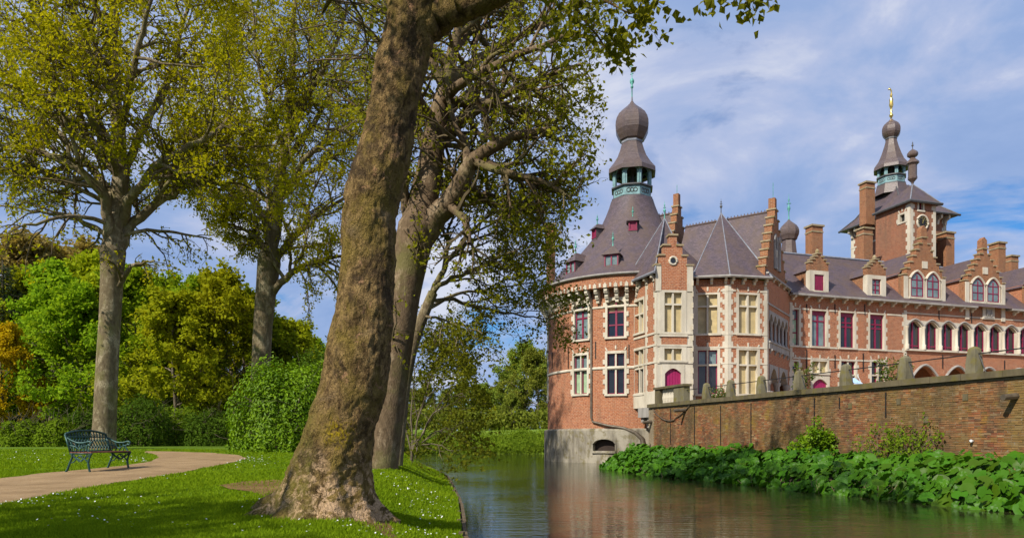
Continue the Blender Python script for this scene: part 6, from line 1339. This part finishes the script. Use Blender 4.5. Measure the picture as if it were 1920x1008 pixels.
tag(fast('bank_vegetation', *leaf_quads(np.stack([Xv, Yv, Zv], 1), 0.30, r, 0.9, 0.45), leaf_mat('bank_leaf', (0.10, 0.175, 0.012), (0.25, 0.34, 0.03), 0.4)), 'dense bright green plants covering the far bank of the moat', 'vegetation', None, 'stuff')

n = 15000; Xv = r.uniform(-40, 12, n); Yv = r.uniform(100, 112, n); cl = np.array([noise.noise(Vector((x*0.16, y*0.1, 2.0)))*0.5+0.5 for x, y in zip(Xv, Yv)]); Zv = far_z(Xv, Yv)+(0.8+4.6*cl)*r.random(n)
tag(fast('distant_hedge', *leaf_quads(np.stack([Xv, Yv, Zv], 1), 0.5, r, 0.6, 0.7), leaf_mat('hedge_leaf', (0.11, 0.15, 0.02), (0.26, 0.29, 0.04), 0.4)), 'olive hedge mass under the distant trees beyond the meadow', 'hedge', None, 'stuff')
# ------------------------------------------------------------------ big-leaved plants below the terrace wall
M['butterbur'] = leaf_mat('butterbur_leaf', (0.020, 0.068, 0.004), (0.085, 0.195, 0.008), 0.2, 0.012, 0.45, obj_var=0.35)
lb = empty('butterbur_bed', tuple(WF.pt(10, 0.2, 2.5)), 'dense bed of large round green leaves on the bank below the terrace wall', 'plants')
r = np.random.default_rng(5); metas = []
for q in range(6):
    rr = np.random.default_rng(q); V = [(0, 0, -0.16)]; k = 14
    for ring, rad in ((0, 0.55), (1, 1.0)):
        for j in range(k):
            a = radians(-155+310*j/(k-1)); w_ = 1+0.05*rr.normal()*ring; V.append((sin(a)*rad*w_*0.98, cos(a)*rad*w_+0.15, (-0.02 if ring == 0 else 0.02*rr.normal()+(0.05 if j % 2 else -0.07)-0.04)))
    F = []
    for j in range(k-1): F += [(0, 1+j, 2+j, 2+j), (1+j, 1+k+j, 2+k+j, 2+j)]
    metas.append((np.array(V), [f[:3] if f[2] == f[3] else f for f in F]))
me_l = []
for V, F in metas:
    me = bpy.data.meshes.new('leaf'); me.from_pydata(V.tolist(), [], F); me.materials.append(M['butterbur']); me.polygons.foreach_set('use_smooth', np.ones(len(F), bool)); me.update(); me_l.append(me)
N_ = 4300; S_ = r.uniform(-2.6, 28.0, N_); U_ = r.random(N_)**0.85; D_ = U_*(bank_w(S_)+0.25)+0.1
zb_ = 0.62-0.80*np.clip(U_, 0, 1)**1.3; mound = np.array([noise.noise(Vector((a*0.6, b*0.6, 1.0))) for a, b in zip(S_, D_)])
Zl = zb_+0.30+0.34*mound+r.uniform(-0.16, 0.24, N_)+0.12*(1-U_); Zl = np.where(U_ > 0.86, Zl-r.random(N_)*0.3, Zl); Zl = np.maximum(Zl, 0.07)
Rl = r.uniform(0.10, 0.24, N_); P_ = np.stack([WF.A[0]+WF.t[0]*S_+WF.n[0]*D_, WF.A[1]+WF.t[1]*S_+WF.n[1]*D_, Zl], 1)
pxl = CX+FPX*P_[:, 0]/P_[:, 1]; score = Rl/P_[:, 1]*((pxl > 1150) & (pxl < 1925))*(0.55+0.45*np.clip((Zl-0.1)/0.5, 0, 1)+0.35*U_)
order = np.argsort(-score); from mathutils import Euler, Matrix
VS, FS3, FS4, off = [], [], [], 0
for rank, q in enumerate(order):
    out = np.array((WF.n[0], WF.n[1])); tiltdir = atan2(out[1], out[0])+r.normal(0, 0.9); tilt = radians(r.uniform(8, 58)+20*U_[q]); ax = Vector((-sin(tiltdir), cos(tiltdir), 0))
    R3 = Matrix.Rotation(tilt, 3, ax) @ Matrix.Rotation(r.uniform(0, 2*pi), 3, 'Z'); k = q % 6
    if rank < 300:
        o = bpy.data.objects.new('leaf', me_l[k]); COL.objects.link(o); o.parent = lb; o.location = P_[q]-root_loc(lb); o.rotation_euler = R3.to_euler(); o.scale = (Rl[q],)*3
    else:
        V, F = metas[k]; VS.append(V@np.array(R3).T*Rl[q]+P_[q]); FS3 += [tuple(i+off for i in f) for f in F]; off += len(V)
me = bpy.data.meshes.new('small_leaves'); me.from_pydata((np.concatenate(VS)-root_loc(lb)).tolist(), [], FS3); me.polygons.foreach_set('use_smooth', np.ones(len(FS3), bool)); tag(link('small_leaves', me, M['butterbur'], lb), kind='stuff')
# dead stems at the water's edge
mb = MB()
for q in range(120):
    s = r.uniform(6, 23); d = bank_w(s)*(0.9+0.15*r.random()); p = np.array(WF.pt(s, -0.05, d)); mb.tube([p, p+np.array((r.normal(0, .12), r.normal(0, .12), r.uniform(0.1, 0.45)))], 0.008, 3)
tag(mb.build('dead_stems', plain('dead_stem', (0.22, 0.16, 0.09), 0.9, 0, 0.4), lb), kind='stuff')
# climbing shrubs against the wall
def wall_shrub(name, px, py0, py1, hw, n, label, seed, leafm, size=0.11):
    s = WF.s_at(px); T = Tree(seed); z0 = 0.5; z1 = WF.z_at(px, py1); H = z1-z0; base = np.array(WF.pt(s, z0, 0.25)); w = hw/FPX*float(base[1])/abs(WF.t[1]*0.9)*0.5
    Q = dict(PLANE, seg=(6, 5, 4, 3), n=(7, 6, 0, 0), max=2, leaf=1, nl=(0, 4, n, 0), lmax=(0.9, 0.45, 0, 0), lmin=(0.3, 0.2, 0, 0), sides=(5, 3, 3, 3), spread=0.06)
    for k in range(6):
        a = (k-2.5)/2.5; T.branch(base, np.array((WF.t[0]*a*0.6, WF.t[1]*a*0.6, 1.0))+np.array((*WF.n, 0))*0.12, H*(1-0.25*abs(a)), 0.022, 0, Q)
    root = empty(name, tuple(base), label, 'shrub'); fast('stems', *T.mesh('limb'), M['bark_thin'], root)
    if 'twig' in T.V: tag(fast('twigs', *T.mesh('twig'), M['bark_thin'], root), kind='stuff')
    tag(fast('crown', *leaf_quads(T.leaves(), size, T.r, 0.5, 0.7), leafm, root), kind='stuff')
wall_shrub('wall_shrub', 1545, 860, 800, 70, 9, 'dense light green shrub against the terrace wall', 301, M['laurel'], 0.13)
wall_shrub('wall_shrub', 1722, 870, 790, 110, 4, 'thin twiggy shrub against the terrace wall at its centre right', 302, M['shrub_leaf'], 0.10)
wall_shrub('wall_shrub', 1665, 870, 800, 60, 3, 'sparse small shrub against the wall, left of the twiggy one', 303, M['shrub_leaf'], 0.09)
# plants and things on the terrace
def terrace_point(px, Y): return np.array((X(px, Y), Y, 3.5))
M['rose_leaf'] = leaf_mat('rose_leaf', (0.05, 0.09, 0.02), (0.15, 0.20, 0.03), 0.3); M['rose'] = leaf_mat('pale_rose', (0.6, 0.36, 0.30), (0.75, 0.55, 0.45), 0.3)
for px, Y, h, lab, sd_ in ((1502, 31.8, 1.75, 'flowering rose bush beside the fourth stone post, blooms pale pink', 311), (1665, 27.2, 1.35, 'slim rose bush just left of the stone post in front of the arcade', 312), (1350, 38.0, 0.9, 'small leafy plant beside the second stone post', 313)):
    T = Tree(sd_); b = terrace_point(px, Y)
    for k in range(6): T.branch(b, (T.r.normal(0, 0.25), T.r.normal(0, 0.25), 1), h, 0.015, 0, dict(PLANE, max=1, n=(9, 0, 0, 0), leaf=1, nl=(0, 16, 0, 0), lmax=(0.35, 0, 0, 0), lmin=(0.15, 0, 0, 0), sides=(4, 3, 3, 3), spread=0.05))
    root = empty('rose_bush', tuple(b), lab, 'bush', 'roses on the terrace'); fast('stems', *T.mesh('limb'), M['bark_thin'], root); L_ = T.leaves(); tag(fast('foliage', *leaf_quads(L_, 0.085, T.r, 0.4, 0.7), M['rose_leaf'], root), kind='stuff')
    C_ = L_[T.r.choice(len(L_), 40)]+T.r.normal(0, 0.03, (40, 3)); tag(fast('flowers', *leaf_quads(C_, 0.08, T.r, 0.5, 0.95), M['rose'], root), kind='stuff')
b = terrace_point(1434, 36.0); root = empty('planter', tuple(b), 'white bowl-shaped planter on the terrace beside the third stone post', 'planter'); mb = MB(); mb.lathe(b[:2], [(0.16, 3.5), (0.20, 3.55), (0.12, 3.68), (0.2, 3.8), (0.40, 4.1), (0.44, 4.13), (0.40, 4.12), (0.3, 3.95), (0.001, 3.9)], 20); mb.build('bowl', plain('white_pot', (0.72, 0.72, 0.72), 0.5, 0, 0.08), root, True)
mb = MB(); mb.lathe(b[:2], [(0.38, 4.06), (0.2, 4.10), (0.001, 4.12)], 16); mb.build('soil', M['soil'], root)
b = terrace_point(1612, 28.5); root = empty('blue_object', tuple(b), 'unidentified pale blue object modelled as a tilted chair back showing over the coping between two stone posts', 'chair'); mb = MB()  # unidentified pale blue object; its chair shape is made up
F = Facade((b[0]-0.16, b[1]+0.02), (b[0]+0.16, b[1]-0.02)); mb.box8([(b[0]-0.20, b[1], 3.95), (b[0]+0.16, b[1], 3.95), (b[0]+0.16, b[1]+0.03, 3.95), (b[0]-0.20, b[1]+0.03, 3.95), (b[0]-0.32, b[1]+0.3, 4.2), (b[0]-0.06, b[1]+0.3, 4.22), (b[0]-0.06, b[1]+0.33, 4.22), (b[0]-0.32, b[1]+0.33, 4.2)]); mb.build('backrest', plain('pale_blue_cloth', (0.32, 0.47, 0.66), 0.8, 0, 0.3, 6.0), root)
for sx in (-0.2, 0.16):
    mb = MB(); mb.tube([(b[0]+sx, b[1]-0.3, 3.5), (b[0]+sx-0.12, b[1]+0.31, 4.36)], 0.018, 6); mb.build('leg', plain('chair_frame', (0.5, 0.5, 0.48), 0.5), root)
    mb = MB(); mb.tube([(b[0]+sx-0.05, b[1]+0.35, 3.5), (b[0]+sx-0.02, b[1]-0.1, 3.9)], 0.018, 6); mb.build('leg', bpy.data.materials['chair_frame'], root)

# ------------------------------------------------------------------ cast-iron bench
M['bench'] = plain('green_cast_iron', (0.020, 0.070, 0.062), 0.45, 0.3, 0.45, 12.0); M['bench_wood'] = plain('bench_slat', (0.16, 0.055, 0.035), 0.5, 0, 0.3, 12.0)
BO = on_lawn(188, 881); BL_ = 1.45
bn = empty('garden_bench', (BO[0], BO[1], BO[2]-0.005), 'ornate dark green cast-iron bench with reddish wooden seat on the gravel path', 'bench', None, radians(-4))
ROOT[bn.name] = np.zeros(3)
# local frame: x = towards the front of the bench, y = along it, z up; ends at y = -L/2 and L/2
def bt(name, lines, mat=M['bench'], par=bn, n=6):
    mb = MB()
    for pts, r_ in lines: mb.tube(pts, r_, n)
    return mb.build(name, mat, par, True)
def curve(ps, k=5):
    ps = np.array(ps, float); t = np.arange(len(ps)); tt = np.linspace(0, len(ps)-1, (len(ps)-1)*k+1); o = np.stack([np.interp(tt, t, ps[:, c]) for c in range(3)], 1)
    for _ in range(3): o[1:-1] = (o[:-2]+2*o[1:-1]+o[2:])/4
    return [tuple(p) for p in o]
h2 = BL_/2
for sg in (-1, 1):
    y = sg*h2
    bt('leg', [(curve([(-0.34, y, 0.0), (-0.30, y, 0.05), (-0.24, y, 0.2), (-0.17, y, 0.36), (-0.2, y, 0.44)]), 0.024)])
    bt('leg', [(curve([(0.26, y, 0.0), (0.24, y, 0.05), (0.21, y, 0.22), (0.25, y, 0.36), (0.30, y, 0.44)]), 0.024)])
    sc1 = [(curve([(-0.24, y, 0.2), (-0.12, y, 0.24), (-0.06, y, 0.34), (0.03, y, 0.26), (0.12, y, 0.32), (0.21, y, 0.22)]), 0.014), (curve([(-0.2, y, 0.42), (-0.1, y, 0.30), (0.0, y, 0.40), (0.1, y, 0.28), (0.26, y, 0.42)]), 0.014), (curve([(-0.15, y, 0.40), (0.02, y, 0.20), (0.18, y, 0.40)]), 0.012)]
    sc1 += [([(0.08*cos(a*pi/5)+0.02, y, 0.33+0.06*sin(a*pi/5)) for a in range(11)], 0.012), ([(-0.24, y, 0.43), (0.30, y, 0.43)], 0.022)]
    bt('leg_tracery', sc1)
    arm = [(curve([(-0.30, y, 0.80), (-0.20, y, 0.74), (-0.05, y, 0.68), (0.12, y, 0.68), (0.24, y, 0.72), (0.30, y, 0.68), (0.27, y, 0.62), (0.21, y, 0.64)]), 0.024), (curve([(0.24, y, 0.66), (0.16, y, 0.58), (0.20, y, 0.50), (0.26, y, 0.44)]), 0.018), (curve([(-0.24, y, 0.62), (-0.1, y, 0.60), (0.0, y, 0.52), (0.1, y, 0.60), (0.2, y, 0.62)]), 0.016)]
    arm += [(curve([(-0.22+0.1*k, y, 0.44), (-0.16+0.1*k, y, 0.56), (-0.22+0.1*k, y, 0.70)]), 0.013) for k in range(4)]; bt('armrest', arm)
def bx(z_): return -0.22-0.30*(z_-0.44)
def backz(y): return 0.90+0.10*cos(y/h2*pi/2)**0.7-0.02
top = [(bx(backz(y)), y, backz(y)) for y in np.linspace(-h2*0.999, h2*0.999, 25)]
bk = bt('backrest', [(top, 0.028), ([(bx(0.48), -h2, 0.48), (bx(0.48), h2, 0.48)], 0.02), ([(bx(0.82), -h2, 0.82), (bx(0.82), h2, 0.82)], 0.016), ([(bx(0.44), -h2, 0.44), (bx(0.9), -h2, 0.88)], 0.022), ([(bx(0.44), h2, 0.44), (bx(0.9), h2, 0.88)], 0.022)])
for k in range(14):
    y = -h2+BL_*(k+0.5)/14; zt_ = backz(y); w_ = BL_/14
    bt('fern_bar', [(curve([(bx(0.48), y-0.04, 0.48), (bx(0.6), y+0.035, 0.60), (bx(0.72), y-0.035, 0.72), (bx(zt_), y+0.02, zt_)]), 0.013), (curve([(bx(0.55), y-w_/2, 0.55), (bx(0.66), y, 0.66), (bx(0.55), y+w_/2, 0.55)]), 0.010), (curve([(bx(0.78), y-w_/2, 0.76), (bx(0.68), y, 0.68), (bx(0.78), y+w_/2, 0.76)]), 0.010), ([(bx(0.85)+0.004, y+0.035*cos(a*pi/4), 0.86+0.03*sin(a*pi/4)) for a in range(9)], 0.010)], par=bk, n=4)
for k in range(6):
    mb = MB(); x0 = -0.23+k*0.091; mb.box(x0, x0+0.078, -h2-0.02, h2+0.02, 0.445, 0.472); mb.build('seat_slat', M['bench_wood'], bn)

# ------------------------------------------------------------------ grass and daisies
r = np.random.default_rng(99)
def scatter(n, y0, y1, pw):
    u = r.random(n); Yv = (y0**(1-pw)+u*(y1**(1-pw)-y0**(1-pw)))**(1/(1-pw)); lo = -0.80*Yv-0.6; hi = np.minimum(edge_x(Yv)-0.02, 0.05*Yv); Xv = lo+(hi-lo)*r.random(n); return Xv, Yv
tree_xy = [(float(cxv[0]), YF, 0.75)]
Xv, Yv = scatter(230000, 5.6, 30, 1.6)
ok = ~inside(PATH, Xv, Yv+0*Xv) & ~(inside(SOIL1, Xv, Yv) & (r.random(len(Xv)) < 0.6)) & ~(inside(SOIL2, Xv, Yv) & (r.random(len(Xv)) < 0.85)) & (np.hypot(Xv-cxv[0], Yv-YF) > 0.62)
Xv, Yv = Xv[ok], Yv[ok]; n = len(Xv); Zv = lawn_z(Xv, Yv)-0.005
hgt = r.uniform(0.025, 0.06, n)*(1+0.35*np.sin(Xv*1.3+1.7*np.sin(Yv*0.9))*np.cos(Yv*1.1))*np.where(edge_x(Yv)-Xv < 0.5, 1.5, 1.0); wd = (0.0035+0.0007*Yv)*r.uniform(0.8, 1.5, n); az = r.uniform(0, 2*pi, n); ln = hgt*r.uniform(0.1, 0.9, n); a2 = r.uniform(0, 2*pi, n)
B = np.stack([Xv, Yv, Zv], 1); sd3 = np.stack([np.cos(az)*wd, np.sin(az)*wd, 0*wd], 1); tip = B+np.stack([np.cos(a2)*ln, np.sin(a2)*ln, hgt], 1)
V = np.stack([B-sd3, B+sd3, tip], 1).reshape(-1, 3); F = np.arange(3*n).reshape(-1, 3)
tag(fast('grass', V, F, leaf_mat('grass_blade', (0.10, 0.19, 0.007), (0.25, 0.35, 0.013), 0.38)), 'short bright green lawn grass', 'grass', None, 'stuff')
# daisies in loose drifts: (photo x, y, spread x, spread y, count)
DP = []
for px, py, sx, sy, n in ((150, 933, 90, 9, 60), (30, 945, 40, 4, 40), (260, 890, 60, 7, 25), (60, 855, 60, 8, 60), (255, 862, 30, 4, 45), (470, 862, 22, 4, 60), (500, 868, 30, 5, 25), (490, 945, 25, 9, 26), (560, 975, 40, 10, 15), (700, 985, 50, 8, 30), (800, 905, 40, 14, 110), (810, 950, 30, 20, 60), (640, 995, 60, 6, 12), (300, 985, 120, 15, 20), (720, 890, 20, 4, 12), (400, 870, 40, 5, 20), (120, 975, 100, 14, 14)):
    for q in range(n):
        a, b = r.normal(px, sx), r.normal(py, sy)
        if b < 842 or b > 1006: continue
        g_ = on_lawn(a, b)
        if g_[0] > edge_x(g_[1])-0.1 or inside(PATH, g_[0], g_[1]): continue
        DP.append((g_[0], g_[1], float(lawn_z(g_[0], g_[1]))+0.05))
DP = np.array(DP); n = len(DP); th6 = np.arange(6)*pi/3; Rr = 0.007+0.00042*DP[:, 1]; tl = r.normal(0, 0.35, (n, 2))
V = DP[:, None, :]+Rr[:, None, None]*np.stack([np.cos(th6)[None]+0*tl[:, :1], np.sin(th6)[None]+0*tl[:, :1], np.cos(th6)[None]*tl[:, :1]+np.sin(th6)[None]*tl[:, 1:]], -1)
tag(fast('daisies', V.reshape(-1, 3), np.arange(6*n).reshape(-1, 6), plain('daisy_petal', (0.75, 0.75, 0.72), 0.7, 0, 0.05)), 'tiny white daisies scattered over the lawn', 'flowers', None, 'stuff')
